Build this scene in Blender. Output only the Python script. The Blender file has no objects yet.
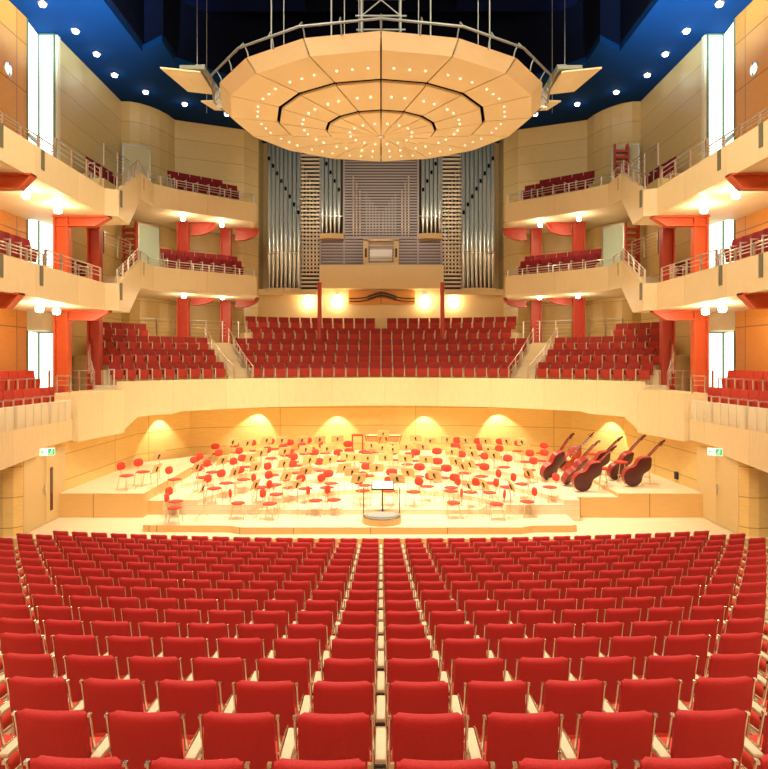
import bpy, bmesh, math, random
from mathutils import Vector, Matrix
random.seed(7)
PI = math.pi
S = bpy.context.scene
COL = S.collection
EYE = 6.0            # height of the eye above datum; all heights below are written relative to the eye
F = 682.0

# ------------------------------------------------------------------ camera, world, lights, exposure
cam = bpy.data.cameras.new('camera')
cam.sensor_width = 36.0
cam.lens = 36.0 * F / 768.0
cam.shift_x = (384 - 381) / 768.0
cam.shift_y = -(384.5 - 361) / 768.0
cam.clip_start = 0.05
cam.clip_end = 200
co = bpy.data.objects.new('camera', cam); COL.objects.link(co)
co.location = (0, 0, EYE); co.rotation_euler = (PI / 2, 0, 0)
S.camera = co
S.view_settings.view_transform = 'Standard'
S.view_settings.look = 'None'
S.view_settings.gamma = 1
S.view_settings.use_curve_mapping = False
S.view_settings.exposure = 0.0
wd = bpy.data.worlds.new('world'); S.world = wd
wd.use_nodes = True
wd.node_tree.nodes['Background'].inputs[0].default_value = (1.0, 0.9, 0.75, 1)
wd.node_tree.nodes['Background'].inputs[1].default_value = 0.25

def light(name, typ, loc, power, color=(1, .86, .62), aim=None, size=.1, spot=None, blend=.6, sy=None):
    l = bpy.data.lights.new(name, typ); l.energy = power; l.color = color
    if typ == 'AREA':
        l.size = size
        if sy: l.shape = 'RECTANGLE'; l.size_y = sy
    else:
        l.shadow_soft_size = size
    if typ == 'SPOT':
        l.spot_size = math.radians(spot); l.spot_blend = blend
    o = bpy.data.objects.new(name, l); COL.objects.link(o)
    o.location = (loc[0], loc[1], loc[2] + EYE)
    if aim is not None:
        d = Vector(aim) - Vector(loc)
        o.rotation_euler = d.to_track_quat('-Z', 'Y').to_euler()
    return o

WARM = (1, .86, .6)
# ceiling light fields over the stalls (above and behind the picture)
light('hall_light', 'AREA', (0, 10, 12.2), 2300, (1, .93, .76), (0, 11, 0), 14, sy=9)
light('hall_light', 'AREA', (0, 0, 12.2), 1300, (1, .93, .76), (0, 4, 0), 14, sy=8)
for s in (-1, 1):
    light('side_light', 'AREA', (s * 3.5, 16.5, 11.5), 420, (1, .88, .6), (s * 11, 27, 2), 3)
# stage spots in the reflector
for a in range(8):
    t = a * PI / 4 + .39
    light('stage_spot', 'SPOT', (4.6 * math.sin(t), 24 - 4.6 * math.cos(t), 8.35), 3300, (1, .90, .66),
          (5.2 * math.sin(t), 24.6 - 3.4 * math.cos(t), -4.6), .12, 62, .8)
for x, y, ax, ay in ((-9.0, 28.7, -9.3, 29.0), (9.2, 28.2, 9.5, 28.6), (-5.3, 30.9, -5.9, 31.3), (5.0, 30.9, 5.6, 31.4), (-2.0, 31.2, -2.0, 31.6), (2.0, 31.2, 2.0, 31.6)):
    light('wall_washer', 'SPOT', (x, y, -2.1), 170, (1, .92, .74), (ax, ay, -4), .03, 84, .35)
for s in (-1, 1):
    light('organ_fill', 'SPOT', (s * 2.5, 28.6, 8.7), 1500, (1, .95, .84), (s * 3.2, 38, 8.2), .3, 75, .8)  # fill light added to brighten the organ pipes
    light('choir_spot', 'SPOT', (s * 3, 22, 11.9), 1700, (1, .89, .66), (s * 4.5, 33, 0), .2, 58, .9)
    light('blue_light', 'SPOT', (s * 8.8, 17.5, 7.5), 15000, (.6, .9, 1), (s * 10.6, 23.2, 12.4), .2, 48, 1)

# ------------------------------------------------------------------ materials
MATS = {}
def newmat(name):
    m = bpy.data.materials.new(name); m.use_nodes = True
    MATS[name] = m
    return m, m.node_tree, m.node_tree.nodes['Principled BSDF']

def plain(name, col, rough=.5, metal=0, emit=None, es=0, var=.0, bump=0, vs=20, spec=.5):
    m, nt, b = newmat(name)
    b.inputs['Base Color'].default_value = (*col, 1)
    b.inputs['Roughness'].default_value = rough
    b.inputs['Metallic'].default_value = metal
    b.inputs['Specular IOR Level'].default_value = spec
    if emit:
        b.inputs['Emission Color'].default_value = (*emit, 1)
        b.inputs['Emission Strength'].default_value = es
    if var or bump:
        n = nt.nodes.new('ShaderNodeTexNoise'); n.inputs['Scale'].default_value = vs
        n.inputs['Detail'].default_value = 4
        tc = nt.nodes.new('ShaderNodeTexCoord'); nt.links.new(tc.outputs['Object'], n.inputs['Vector'])
        if var:
            r = nt.nodes.new('ShaderNodeValToRGB')
            r.color_ramp.elements[0].position = .3; r.color_ramp.elements[1].position = .7
            r.color_ramp.elements[0].color = (*[c * (1 - var) for c in col], 1)
            r.color_ramp.elements[1].color = (*[min(1, c * (1 + var)) for c in col], 1)
            nt.links.new(n.outputs['Fac'], r.inputs['Fac']); nt.links.new(r.outputs['Color'], b.inputs['Base Color'])
        if bump:
            bp = nt.nodes.new('ShaderNodeBump'); bp.inputs['Strength'].default_value = bump; bp.inputs['Distance'].default_value = .01
            nt.links.new(n.outputs['Fac'], bp.inputs['Height']); nt.links.new(bp.outputs['Normal'], b.inputs['Normal'])
    return m

def wood(name, col, bw=3.0, bh=.95, seam=.018, offz=0.0, offu=0.0, rough=.38, seamc=.45, stag=0.0, grain=.07, vert=False, spec=.5):
    """veneer panels laid out on the mesh's UVs (metres): u along the surface, v up; dark joints between the panels"""
    m, nt, b = newmat(name)
    N, L = nt.nodes, nt.links
    uv = N.new('ShaderNodeUVMap')
    mp = N.new('ShaderNodeMapping'); mp.inputs['Location'].default_value = (offu, offz, 0)
    L.new(uv.outputs['UV'], mp.inputs['Vector'])
    br = N.new('ShaderNodeTexBrick')
    br.offset = stag; br.squash = 1
    br.inputs['Scale'].default_value = 1
    br.inputs['Brick Width'].default_value = bw
    br.inputs['Row Height'].default_value = bh
    br.inputs['Mortar Size'].default_value = seam
    br.inputs['Mortar Smooth'].default_value = .1
    br.inputs['Bias'].default_value = 0
    br.inputs['Color1'].default_value = (*[c * .95 for c in col], 1)
    br.inputs['Color2'].default_value = (*[min(1, c * 1.04) for c in col], 1)
    br.inputs['Mortar'].default_value = (*[c * seamc for c in (col[0], col[1] * .85, col[2] * .6)], 1)
    L.new(mp.outputs['Vector'], br.inputs['Vector'])
    m2 = N.new('ShaderNodeMapping'); m2.inputs['Scale'].default_value = (9, 1.0, 1) if vert else (1.0, 14, 1)
    L.new(uv.outputs['UV'], m2.inputs['Vector'])
    n = N.new('ShaderNodeTexNoise'); n.inputs['Scale'].default_value = 2.2; n.inputs['Detail'].default_value = 5
    n.inputs['Distortion'].default_value = .6
    L.new(m2.outputs['Vector'], n.inputs['Vector'])
    r = N.new('ShaderNodeMapRange'); r.inputs['From Min'].default_value = .3; r.inputs['From Max'].default_value = .7
    r.inputs['To Min'].default_value = 1 - grain; r.inputs['To Max'].default_value = 1 + grain
    L.new(n.outputs['Fac'], r.inputs['Value'])
    mx = N.new('ShaderNodeVectorMath'); mx.operation = 'SCALE'
    L.new(br.outputs['Color'], mx.inputs[0]); L.new(r.outputs['Result'], mx.inputs['Scale'])
    L.new(mx.outputs['Vector'], b.inputs['Base Color'])
    b.inputs['Roughness'].default_value = rough
    b.inputs['Specular IOR Level'].default_value = spec
    return m

MAPLE = (.80, .60, .34)
wood('fascia_maple', (.80, .66, .39), bw=2.6, bh=30, seam=.008, seamc=.75, grain=.03, rough=.5, vert=True, spec=.3)
wood('gallery_maple', (.72, .55, .245), bw=60, bh=.95, seam=.013, offz=.9, offu=30, stag=0, rough=.34, seamc=.6)
wood('warm_orange_panel', (.74, .32, .06), bw=6.0, bh=1.7, seam=.02, offz=.5, rough=.34)  # gallery panelling with warm light put into its orange colour
wood('stage_wall_maple', (.88, .61, .22), bw=6.3, bh=.85, seam=.014, offz=0.45, offu=-.35, rough=.42, seamc=.6)
wood('choir_maple', (.86, .71, .42), bw=2.4, bh=30, seam=.007, seamc=.8, grain=.05, rough=.45, vert=True)
wood('plinth_wood', (.80, .50, .19), bw=2.2, bh=30, seam=.014, seamc=.5, grain=.05, offu=.3)
wood('stage_boards', (.86, .73, .50), bw=4.0, bh=.14, seam=.004, seamc=.8, grain=.04, rough=.4, stag=.5)
wood('stair_maple', (.80, .68, .44), bw=3, bh=3, seam=.004, grain=.05, rough=.5)
wood('hall_floor', (.84, .74, .50), bw=1.8, bh=.12, seam=.004, seamc=.7, grain=.05, rough=.42, stag=.5)
wood('canopy_maple', (.90, .78, .50), bw=60, bh=60, seam=.0, grain=.02, rough=.5, spec=.3)
wood('organ_maple', (.84, .64, .32), bw=60, bh=60, seam=.0, grain=.03, rough=.5, spec=.3)
plain('red_cloth', (.58, .042, .044), .7, var=.06, bump=.25, vs=90, spec=.25)
plain('red_seat_cloth', (.72, .075, .045), .75, var=.06, bump=.25, vs=90, spec=.25)
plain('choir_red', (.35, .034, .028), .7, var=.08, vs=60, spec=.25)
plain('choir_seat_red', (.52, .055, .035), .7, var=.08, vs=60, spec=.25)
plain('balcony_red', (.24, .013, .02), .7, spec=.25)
plain('chair_red', (.72, .07, .04), .7, var=.06, vs=60, spec=.25)
plain('chrome', (.80, .74, .62), .22, 1)
plain('steel', (.75, .76, .74), .3, 1)
plain('dark_metal', (.05, .045, .04), .45, .6)
plain('warm_metal', (.80, .62, .34), .35, .6)
plain('aluminium', (.80, .77, .68), .4, .5)
plain('column_red', (.52, .06, .035), .38, var=.05, vs=3)
plain('beam_red_lit', (.70, .13, .045), .38, var=.05, vs=3)  # red steel paint with the lamps' orange light put into the colour
plain('soffit_cream', (.84, .72, .50), .6, var=.02, vs=2)
plain('plaster_cream', (.82, .74, .52), .6, var=.03, vs=2)
plain('blue_ceiling', (.0008, .030, .125), .9, var=.05, vs=.6, spec=.1)
plain('void_navy', (.0022, .004, .018), .8, var=.2, vs=.5, spec=.1)
plain('void_black', (.002, .002, .004), .9, spec=.1)
plain('lamp_glow', (1, 1, 1), .5, emit=(1, .93, .78), es=14)
plain('spot_glow', (1, 1, 1), .5, emit=(1, .93, .76), es=.85)
plain('star_glow', (1, 1, 1), .5, emit=(.95, .97, 1), es=9)
plain('daylight_glass', (.9, .95, .9), .2, emit=(.93, 1, .92), es=1.5)
plain('door_glass', (.55, .68, .5), .15, emit=(.75, .9, .6), es=.12)
plain('door_olive', (.62, .58, .34), .3)
plain('exit_green', (.02, .45, .16), .4, emit=(.1, .8, .35), es=.5)
plain('exit_white', (.9, 1, .9), .4, emit=(.9, 1, .85), es=.8)
plain('window_frame', (.10, .17, .11), .4, .3)
plain('door_slit', (.09, .03, .012), .2)
plain('grey_carpet', (.36, .36, .33), .9)
plain('white_paper', (.92, .92, .88), .6)
plain('stand_wood', (.80, .60, .26), .5, var=.05, vs=8)
plain('bass_varnish', (.085, .006, .007), .35, var=.25, vs=3)
plain('bass_front', (.40, .06, .025), .22, var=.2, vs=4)
plain('bass_ribs', (.36, .035, .022), .35, var=.1, vs=4)
plain('ebony', (.02, .013, .01), .3)
plain('copper', (.75, .33, .12), .25, .8, var=.1, vs=6)
plain('drum_skin', (.88, .80, .62), .5)
plain('slat_grey', (.36, .29, .26), .4, .3)
plain('slat_bronze', (.56, .46, .32), .4, .5)
plain('pipe_gold', (.86, .72, .42), .28, .8)
plain('rail_grey', (.24, .26, .26), .45, .3)
plain('cable_grey', (.30, .32, .32), .6)
plain('void_blue', (.001, .006, .05), .9, spec=.1)
plain('armrest_wood', (.84, .76, .50), .45, var=.04, vs=10)
plain('organ_dark', (.07, .045, .03), .7)
plain('slot_plate', (.17, .16, .10), .5)
plain('grey_panel', (.32, .36, .32), .5)

def pipe_mat():
    m, nt, b = newmat('pipe_tin')
    b.inputs['Base Color'].default_value = (.80, .87, .82, 1)
    b.inputs['Metallic'].default_value = .62; b.inputs['Roughness'].default_value = .24
pipe_mat()

# ------------------------------------------------------------------ mesh builder
class MB:
    def __init__(s): s.v = []; s.f = []; s.m = []; s.uv = []; s.sm = []
    def add(s, vs, fs, m=0, uv=None, sm=False):
        o = len(s.v); s.v += [tuple(p) for p in vs]
        for i, f in enumerate(fs):
            s.f.append(tuple(k + o for k in f)); s.m.append(m); s.sm.append(sm)
            s.uv.append(uv[i] if uv else None)
    def box(s, x0, x1, y0, y1, z0, z1, m=0, T=None):
        vs = [Vector((x, y, z)) for z in (z0, z1) for y in (y0, y1) for x in (x0, x1)]
        if T: vs = [T @ p for p in vs]
        s.add(vs, [(0, 2, 3, 1), (4, 5, 7, 6), (0, 1, 5, 4), (2, 6, 7, 3), (0, 4, 6, 2), (1, 3, 7, 5)], m)
    def prism(s, pts, z0, z1, m=0, mt=None, mb=None):
        a = sum(pts[i][0] * pts[(i + 1) % len(pts)][1] - pts[(i + 1) % len(pts)][0] * pts[i][1] for i in range(len(pts)))
        if a < 0: pts = pts[::-1]
        n = len(pts)
        s.add([(x, y, z0) for x, y in pts] + [(x, y, z1) for x, y in pts], [(i, (i + 1) % n, n + (i + 1) % n, n + i) for i in range(n)], m)
        s.add([(x, y, z1) for x, y in pts], [tuple(range(n))], m if mt is None else mt)
        s.add([(x, y, z0) for x, y in pts], [tuple(range(n))[::-1]], m if mb is None else mb)
    def ribbon(s, pts, t, m=0, mi=None, mtop=None):
        """pts (x, y, ztop, zbottom) along the visible side; thickness t to the left of travel; uv follows the run"""
        n = len(pts); nor = []
        for i in range(n):
            a = pts[max(i - 1, 0)]; b = pts[min(i + 1, n - 1)]
            d = Vector((b[0] - a[0], b[1] - a[1])).normalized(); nor.append(Vector((-d.y, d.x)))
        u = [0]
        for i in range(1, n): u.append(u[-1] + math.hypot(pts[i][0] - pts[i - 1][0], pts[i][1] - pts[i - 1][1]))
        A = [(p[0], p[1], p[3]) for p in pts] + [(p[0], p[1], p[2]) for p in pts]
        B = [(p[0] + nor[i].x * t, p[1] + nor[i].y * t, p[3]) for i, p in enumerate(pts)] + [(p[0] + nor[i].x * t, p[1] + nor[i].y * t, p[2]) for i, p in enumerate(pts)]
        V = A + B
        for i in range(n - 1):
            q = [(u[i], pts[i][3]), (u[i + 1], pts[i + 1][3]), (u[i + 1], pts[i + 1][2]), (u[i], pts[i][2])]
            s.add([V[i], V[i + 1], V[n + i + 1], V[n + i]], [(0, 1, 2, 3)], m, [q])
            s.add([V[2 * n + i], V[2 * n + i + 1], V[3 * n + i + 1], V[3 * n + i]], [(3, 2, 1, 0)], m if mi is None else mi, [q[::-1]])
            s.add([V[n + i], V[n + i + 1], V[3 * n + i + 1], V[3 * n + i]], [(0, 1, 2, 3)], m if mtop is None else mtop)
            s.add([V[i], V[i + 1], V[2 * n + i + 1], V[2 * n + i]], [(3, 2, 1, 0)], m)
        for i in (0, n - 1):
            s.add([V[i], V[n + i], V[3 * n + i], V[2 * n + i]], [(0, 1, 2, 3)], m)
    def tube(s, pts, r, n=8, m=0, cap=True, sm=True):
        pts = [Vector(p) for p in pts]; rs = r if isinstance(r, (list, tuple)) else [r] * len(pts)
        up = None; rings = []
        for i, p in enumerate(pts):
            d = (pts[min(i + 1, len(pts) - 1)] - pts[max(i - 1, 0)]).normalized()
            if up is None:
                up = Vector((0, 0, 1)) if abs(d.z) < .9 else Vector((0, 1, 0))
            a = d.cross(up)
            if a.length < 1e-4: a = d.cross(Vector((1, 0, 0)))
            a.normalize(); b = a.cross(d).normalized(); up = b
            rings.append([p + (a * math.cos(2 * PI * k / n) + b * math.sin(2 * PI * k / n)) * rs[i] for k in range(n)])
        vs = [q for rg in rings for q in rg]
        fs = [(i * n + k, (i + 1) * n + k, (i + 1) * n + (k + 1) % n, i * n + (k + 1) % n) for i in range(len(pts) - 1) for k in range(n)]
        s.add(vs, fs, m, sm=sm)
        if cap:
            s.add(rings[0], [tuple(range(n))], m); s.add(rings[-1], [tuple(range(n))[::-1]], m)
    def lathe(s, prof, c=(0, 0, 0), n=20, m=0, sm=True, T=None):
        vs = [Vector((c[0] + r * math.cos(2 * PI * k / n), c[1] + r * math.sin(2 * PI * k / n), c[2] + z)) for r, z in prof for k in range(n)]
        if T: vs = [T @ p for p in vs]
        s.add(vs, [(i * n + k, i * n + (k + 1) % n, (i + 1) * n + (k + 1) % n, (i + 1) * n + k) for i in range(len(prof) - 1) for k in range(n)], m, sm=sm)
    def grid(s, fn, nu, nv, m=0, sm=True, closeu=False):
        vs = [fn(i / nu, j / nv) for j in range(nv + 1) for i in range(nu + 1)]
        s.add(vs, [(j * (nu + 1) + i, j * (nu + 1) + i + 1, (j + 1) * (nu + 1) + i + 1, (j + 1) * (nu + 1) + i) for j in range(nv) for i in range(nu)], m, sm=sm)
    def xf(s, T):
        s.v = [tuple(T @ Vector(p)) for p in s.v]; return s
    def join(s, o, T=None, m=None):
        k = len(s.v); s.v += [tuple(T @ Vector(p)) if T else p for p in o.v]
        for i, f in enumerate(o.f):
            s.f.append(tuple(j + k for j in f)); s.m.append(o.m[i] if m is None else m); s.uv.append(o.uv[i]); s.sm.append(o.sm[i])
    def mesh(s, name, mats, bevel=0, shift=None):
        me = bpy.data.meshes.new(name)
        vs = s.v if shift is None else [(x - shift[0], y - shift[1], z - shift[2]) for x, y, z in s.v]
        me.from_pydata(vs, [], s.f)
        for q in mats: me.materials.append(MATS[q])
        me.polygons.foreach_set('material_index', s.m)
        me.polygons.foreach_set('use_smooth', s.sm)
        uvl = me.uv_layers.new(name='UVMap'); dat = []
        for i, p in enumerate(me.polygons):
            w = s.uv[i]
            if w: dat += [c for q in w for c in q]; continue
            n = p.normal
            if abs(n.z) > .7:
                for k in s.f[i]: dat += [s.v[k][0], s.v[k][1]]
            else:
                h = math.hypot(n.x, n.y) or 1; tx, ty = -n.y / h, n.x / h
                for k in s.f[i]: dat += [s.v[k][0] * tx + s.v[k][1] * ty, s.v[k][2]]
        uvl.data.foreach_set('uv', dat)
        if bevel:
            bm = bmesh.new(); bm.from_mesh(me)
            bmesh.ops.remove_doubles(bm, verts=bm.verts, dist=1e-5)
            es = [e for e in bm.edges if len(e.link_faces) == 2 and e.calc_face_angle(0) > .6]
            bmesh.ops.bevel(bm, geom=es, offset=bevel, segments=2, profile=.5, affect='EDGES')
            for f in bm.faces: f.smooth = True
            bm.to_mesh(me); bm.free()
            me.set_sharp_from_angle(angle=math.radians(40))
        me.validate()
        return me
    def build(s, name, mats, parent=None, bevel=0, base=None, kind=None, label=None, cat=None, group=None):
        if isinstance(mats, str): mats = [mats]
        shift = None
        if parent is None:
            xs = [p[0] for p in s.v]; ys = [p[1] for p in s.v]; zs = [p[2] for p in s.v]
            shift = base or ((min(xs) + max(xs)) / 2, (min(ys) + max(ys)) / 2, min(zs))
        o = bpy.data.objects.new(name, s.mesh(name, mats, bevel, shift)); COL.objects.link(o)
        if parent is None: o.location = (shift[0], shift[1], shift[2] + EYE)
        else:
            o.parent = parent
        return tag(o, label, cat, group, kind)

def tag(o, label=None, cat=None, group=None, kind=None):
    if label: o['label'] = label
    if cat: o['category'] = cat
    if group: o['group'] = group
    if kind: o['kind'] = kind
    return o

def thing(name, loc, rz=0, label=None, cat=None, group=None, kind=None):
    o = bpy.data.objects.new(name, None); COL.objects.link(o); o.empty_display_size = .1
    o.location = (loc[0], loc[1], loc[2] + EYE); o.rotation_euler = (0, 0, rz)
    return tag(o, label, cat, group, kind)

def abs_thing(name, label, cat, group=None, kind=None, base=(0, 0, 0)):
    """a thing whose parts are written in hall coordinates; base = its foot"""
    o = thing(name, base, 0, label, cat, group, kind); o['bx'] = base[0]; o['by'] = base[1]; o['bz'] = base[2]
    return o
def part(mb, name, mats, root, **k):
    """adds a part written in hall coordinates to an abs_thing (or to a part of one)"""
    r = root
    while r.parent: r = r.parent
    mb.xf(Matrix.Translation((-r['bx'], -r['by'], -r['bz'])))
    return mb.build(name, mats, root, **k)

def copy_tree(o, parent=None):
    c = o.copy(); COL.objects.link(c); c.parent = parent
    for ch in KIDS.get(o.name) or KIDS.setdefault(o.name, list(o.children)): copy_tree(ch, c)
    return c
KIDS = {}
def place(proto, loc, rz, label, group=None, used=set()):
    if proto.name in used: o = copy_tree(proto)
    else: used.add(proto.name); KIDS[proto.name] = list(proto.children); o = proto
    o.location = (loc[0], loc[1], loc[2] + EYE); o.rotation_euler = (0, 0, rz)
    o['label'] = label
    if group: o['group'] = group
    return o
ORD = 'zeroth first second third fourth fifth sixth seventh eighth ninth tenth eleventh twelfth thirteenth fourteenth fifteenth sixteenth seventeenth eighteenth nineteenth twentieth'.split()
ORD += ['twenty-' + o for o in ORD[1:10]] + ['thirtieth'] + ['thirty-' + o for o in ORD[1:10]]
SIDE = {1: 'bass', -1: 'doorway'}   # the double basses stand on one side, the door with the dark slit window on the other
# ------------------------------------------------------------------ hall shell
def arcpts(cx, cy, r, a0, a1, n):
    return [(cx + r * math.sin(a0 + (a1 - a0) * i / n), cy + r * math.cos(a0 + (a1 - a0) * i / n)) for i in range(n + 1)]
R = math.radians
HC = 12.4
DT = (1.54, 1.795, 2.049, 2.285, 2.513, 2.711, 2.918, 3.1, 3.28, 3.44, 3.6, 3.747, 3.884, 4.016, 4.149, 4.273, 4.402, 4.53, 4.66)
def rowz(k): return -(DT[k + 1] if k > -2 else 1.54 + .26 * (k + 1)) - .015      # seat-back top of row k of the stalls, k = 0 the nearest shown
def rowy(k): return 3.06 + .9 * k
RC = 48.0                                                   # the rows bend round the stage
# stalls floor: curved terraces
m = MB(); XS = [-13 + i for i in range(27)]
for k in range(-3, 18):
    zf = rowz(min(k, 16)) - .86
    y0, y1 = rowy(k) - .35, rowy(k) + .55
    if k == 17: y1 = 19.6
    for i in range(26):
        a, b = XS[i], XS[i + 1]
        ca, cb = a * a / (2 * RC), b * b / (2 * RC)
        if True:
            m.add([(a, y0 + ca, zf), (b, y0 + cb, zf), (b, y1 + cb, zf), (a, y1 + ca, zf)], [(0, 1, 2, 3)], 0)
        if k < 17:
            zn = rowz(min(k + 1, 16)) - .86
            m.add([(a, y1 + ca, zn), (b, y1 + cb, zn), (b, y1 + cb, zf), (a, y1 + ca, zf)], [(3, 2, 1, 0)], 0)
        m.add([(a, y0 + ca, zf - .3), (b, y0 + cb, zf - .3), (b, y1 + cb, zf - .3), (a, y1 + ca, zf - .3)], [(3, 2, 1, 0)], 0)
m.build('floor', ['hall_floor'], kind='structure', label='pale wooden terraced floor under the red stalls seats')

# stage
m = MB(); m.prism([(-11, 19.0), (11, 19.0), (11, 33), (-11, 33)], -6.0, -4.95, 1, 0)
m.build('stage_floor', ['stage_boards', 'plinth_wood'], kind='structure', label='pale boarded stage floor along the front of the stage')
pf = [(-6.95, 20.0), (-6.9, 19.8), (-6.7, 19.75), (-4.35, 19.70), (-4.0, 19.49), (4.0, 19.49), (4.35, 19.70), (5.5, 19.72), (5.68, 19.82), (5.72, 20.0), (5.72, 21.12), (-6.95, 21.12)]
m = MB(); m.prism(pf, -4.95, -4.75, 1, 0)
m.build('stage_platform', ['stage_boards', 'plinth_wood'], bevel=0, kind='structure', label='low pale platform with a stepped curved front under the conductor')
def tierpoly(r):
    xl, xr, yf, yb = -6.75, 6.15, 21.12, 32.2
    if r is None: return [(xl, yf), (xr, yf), (xr, yb), (xl, yb)]
    pts = [(xl, yf)]
    d = math.sqrt(r * r - 1.62 ** 2); a0 = math.atan2(-d, 1.62)
    for i in range(25):
        a = a0 * (1 - 2 * i / 24); x = r * math.sin(a); y = 19.5 + r * math.cos(a)
        if xl < x < xr: pts.append((x, y))
    if r > 6.6:
        pts = [p for p in pts if True]
        yl = 19.5 + math.sqrt(r * r - xl * xl); yr = 19.5 + math.sqrt(max(r * r - xr * xr, 0))
        pts = [(xl, yl)] + [p for p in pts if xl < p[0] < xr] + [(xr, yr), (xr, yb), (xl, yb)]
    else: pts += [(xr, yf), (xr, yb), (xl, yb)]
    return pts
for r, z in ((None, -4.6), (4.2, -4.45), (5.9, -4.3), (7.6, -4.15)):
    m = MB(); m.prism(tierpoly(r), -4.95 if r is None else z - .148, z, 1, 0)
    m.build('stage_riser', ['stage_boards', 'stage_boards'], kind='structure', label='pale curved orchestra riser, tier rising %d cm above the stage' % round((z + 4.95) * 100))
def plinth(pts, z, what):
    m = MB(); m.prism(pts, -4.95, z, 1, 0)
    m.build('stage_riser', ['stage_boards', 'plinth_wood'], kind='structure', label=what)
plinth([(-10.2, 21.6), (-7.5, 21.6), (-7.5, 30.9), (-10.1, 28.0)], -4.19, 'high orange-faced riser under the two lone red chairs')
plinth([(-7.5, 22.0), (-6.75, 22.0), (-6.75, 31.3), (-7.5, 30.9)], -4.5, 'narrow riser step beside the two lone red chairs')
plinth([(10.2, 21.6), (7.5, 21.6), (7.5, 30.9), (10.1, 28.0)], -4.19, 'high orange-faced riser below the outermost double bass')
plinth([(7.5, 21.6), (6.15, 21.6), (6.15, 31.4), (7.5, 30.9)], -4.31, 'orange-faced riser step below the front double bass')

STAGEWALL = [(10.25, 22.0), (10.0, 28.1), (8.54, 30.5), (4.9, 31.6), (0, 31.95), (-4.9, 31.6), (-8.54, 30.5), (-10.0, 28.1), (-10.25, 22.0)]
m = MB(); m.ribbon([(x, y, -1.9, -5.0) for x, y in STAGEWALL][::-1], .2, 0)
m.build('wall_back', ['stage_wall_maple'], kind='structure', label='golden panelled wall wrapping round the back of the stage')

for s in (-1, 1):
    nm = 'left' if s < 0 else 'right'; sd = 'with slit-window door' if s < 0 else 'beside the double basses'
    # lower side wall (stage level) with its curved end
    P = [(10.2, 22.1), (10.2, 19.4), (10.35, 19.22), (10.6, 19.15), (10.9, 19.2), (11.3, 19.45), (12.0, 20.0), (13.0, 20.3)]
    P = [(s * x, y, -2.0, -6.4) for x, y in P]
    m = MB(); m.ribbon(P, .2 * s, 0)
    m.build('wall_' + nm, ['stage_wall_maple'], kind='structure', label='pale wood side wall of the stage ' + sd)
    # outer gallery wall, all levels
    zb, zt = -3.0, HC + .2
    P = [(12.8, -6), (12.8, 24.68)]
    m = MB(); m.ribbon([(s * x, y, zt, zb) for x, y in P], -.2 * s, 0)
    m.build('wall_' + nm, ['warm_orange_panel'], kind='structure', label='orange warm-lit wood gallery wall, ' + SIDE[s] + ' side')
    P = [(12.36, 25.9), (12.4, 32.6), (12.0, 32.62), (11.6, 32.85), (11.25, 33.25), (10.95, 33.75), (10.72, 34.4), (10.6, 35.1), (10.2, 35.3), (7.35, 36.6), (6.75, 37.6), (6.7, 39.2)]
    m = MB(); m.ribbon([(s * x, y, zt, -2.0) for x, y in P], -.25 * s, 0)
    m.build('wall_' + nm, ['gallery_maple'], kind='structure', label='tan panelled gallery wall with a curved bay, ' + SIDE[s] + ' side')
    # return wall beside the window (solid above and below the glass)
    m = MB(); m.box(min(s * 12.3, s * 13.2), max(s * 12.3, s * 13.2), 25.96, 26.2, -3, HC, 0)
    m.box(min(s * 13.1, s * 13.3), max(s * 13.1, s * 13.3), 24.6, 26.2, -3, HC, 0)
    for z0, z1 in ((1.12, 2.2),):
        m.box(min(s * 12.38, s * 13.05), max(s * 12.38, s * 13.05), 25.0, 25.97, z0, z1, 0)
    m.build('wall_' + nm, ['plaster_cream'], kind='structure', label='cream reveal round the tall windows, ' + SIDE[s] + ' side')
    # tall daylight windows, one per storey
    for i, (z0, z1, lv) in enumerate(((-1.4, 1.1, 'lowest'), (2.25, 5.5, 'middle'), (5.7, HC - .02, 'top'))):
        w = abs_thing('window_%d' % (i + 1 + (3 if s > 0 else 0)), 'bright tall corner window on the %s gallery, %s side' % (lv, SIDE[s]), None, kind='structure', base=(s * 12.7, 25.5, z0))
        m = MB(); m.box(min(s * 12.37, s * 13.0), max(s * 12.37, s * 13.0), 25.86, 25.9, z0 + .04, z1 - .04); part(m, 'pane', ['daylight_glass'], w)
        m = MB(); m.ribbon([(s * 12.82, 24.74, z1 - .04, z0 + .04), (s * 12.98, 25.84, z1 - .04, z0 + .04)], -.03 * s); part(m, 'pane', ['daylight_glass'], w)
        m = MB()
        for x, y in ((12.37, 25.84), (12.97, 25.82), (12.8, 24.7)):
            w_ = .055 if x == 12.97 else .03
            m.box(s * x - w_, s * x + w_, y - .03, y + .03, z0, z1)
        for z in (z0, z1 - .05):
            m.box(min(s * 12.4, s * 13.0), max(s * 12.4, s * 13.0), 25.81, 25.88, z, z + .05)
        if i == 2: m.ribbon([(s * 12.78, 24.82, 8.3, 8.15), (s * 12.95, 25.84, 8.3, 8.15)], -.04 * s)
        part(m, 'window_frame', ['window_frame'], w)
# hall behind the viewer
m = MB(); m.box(-13, 13, -6.2, -6, -3, HC); m.build('wall_rear', ['warm_orange_panel'], kind='structure', label='orange wood wall at the rear of the hall')
# back wall under and behind the organ
m = MB(); m.box(-10.8, 10.8, 37.6, 37.8, -2, 3.95); m.box(-8, 8, 38.9, 39.1, 3.9, HC)
m.build('wall_back', ['organ_maple'], kind='structure', label='light wood wall below the organ behind the choir seats')

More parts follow.
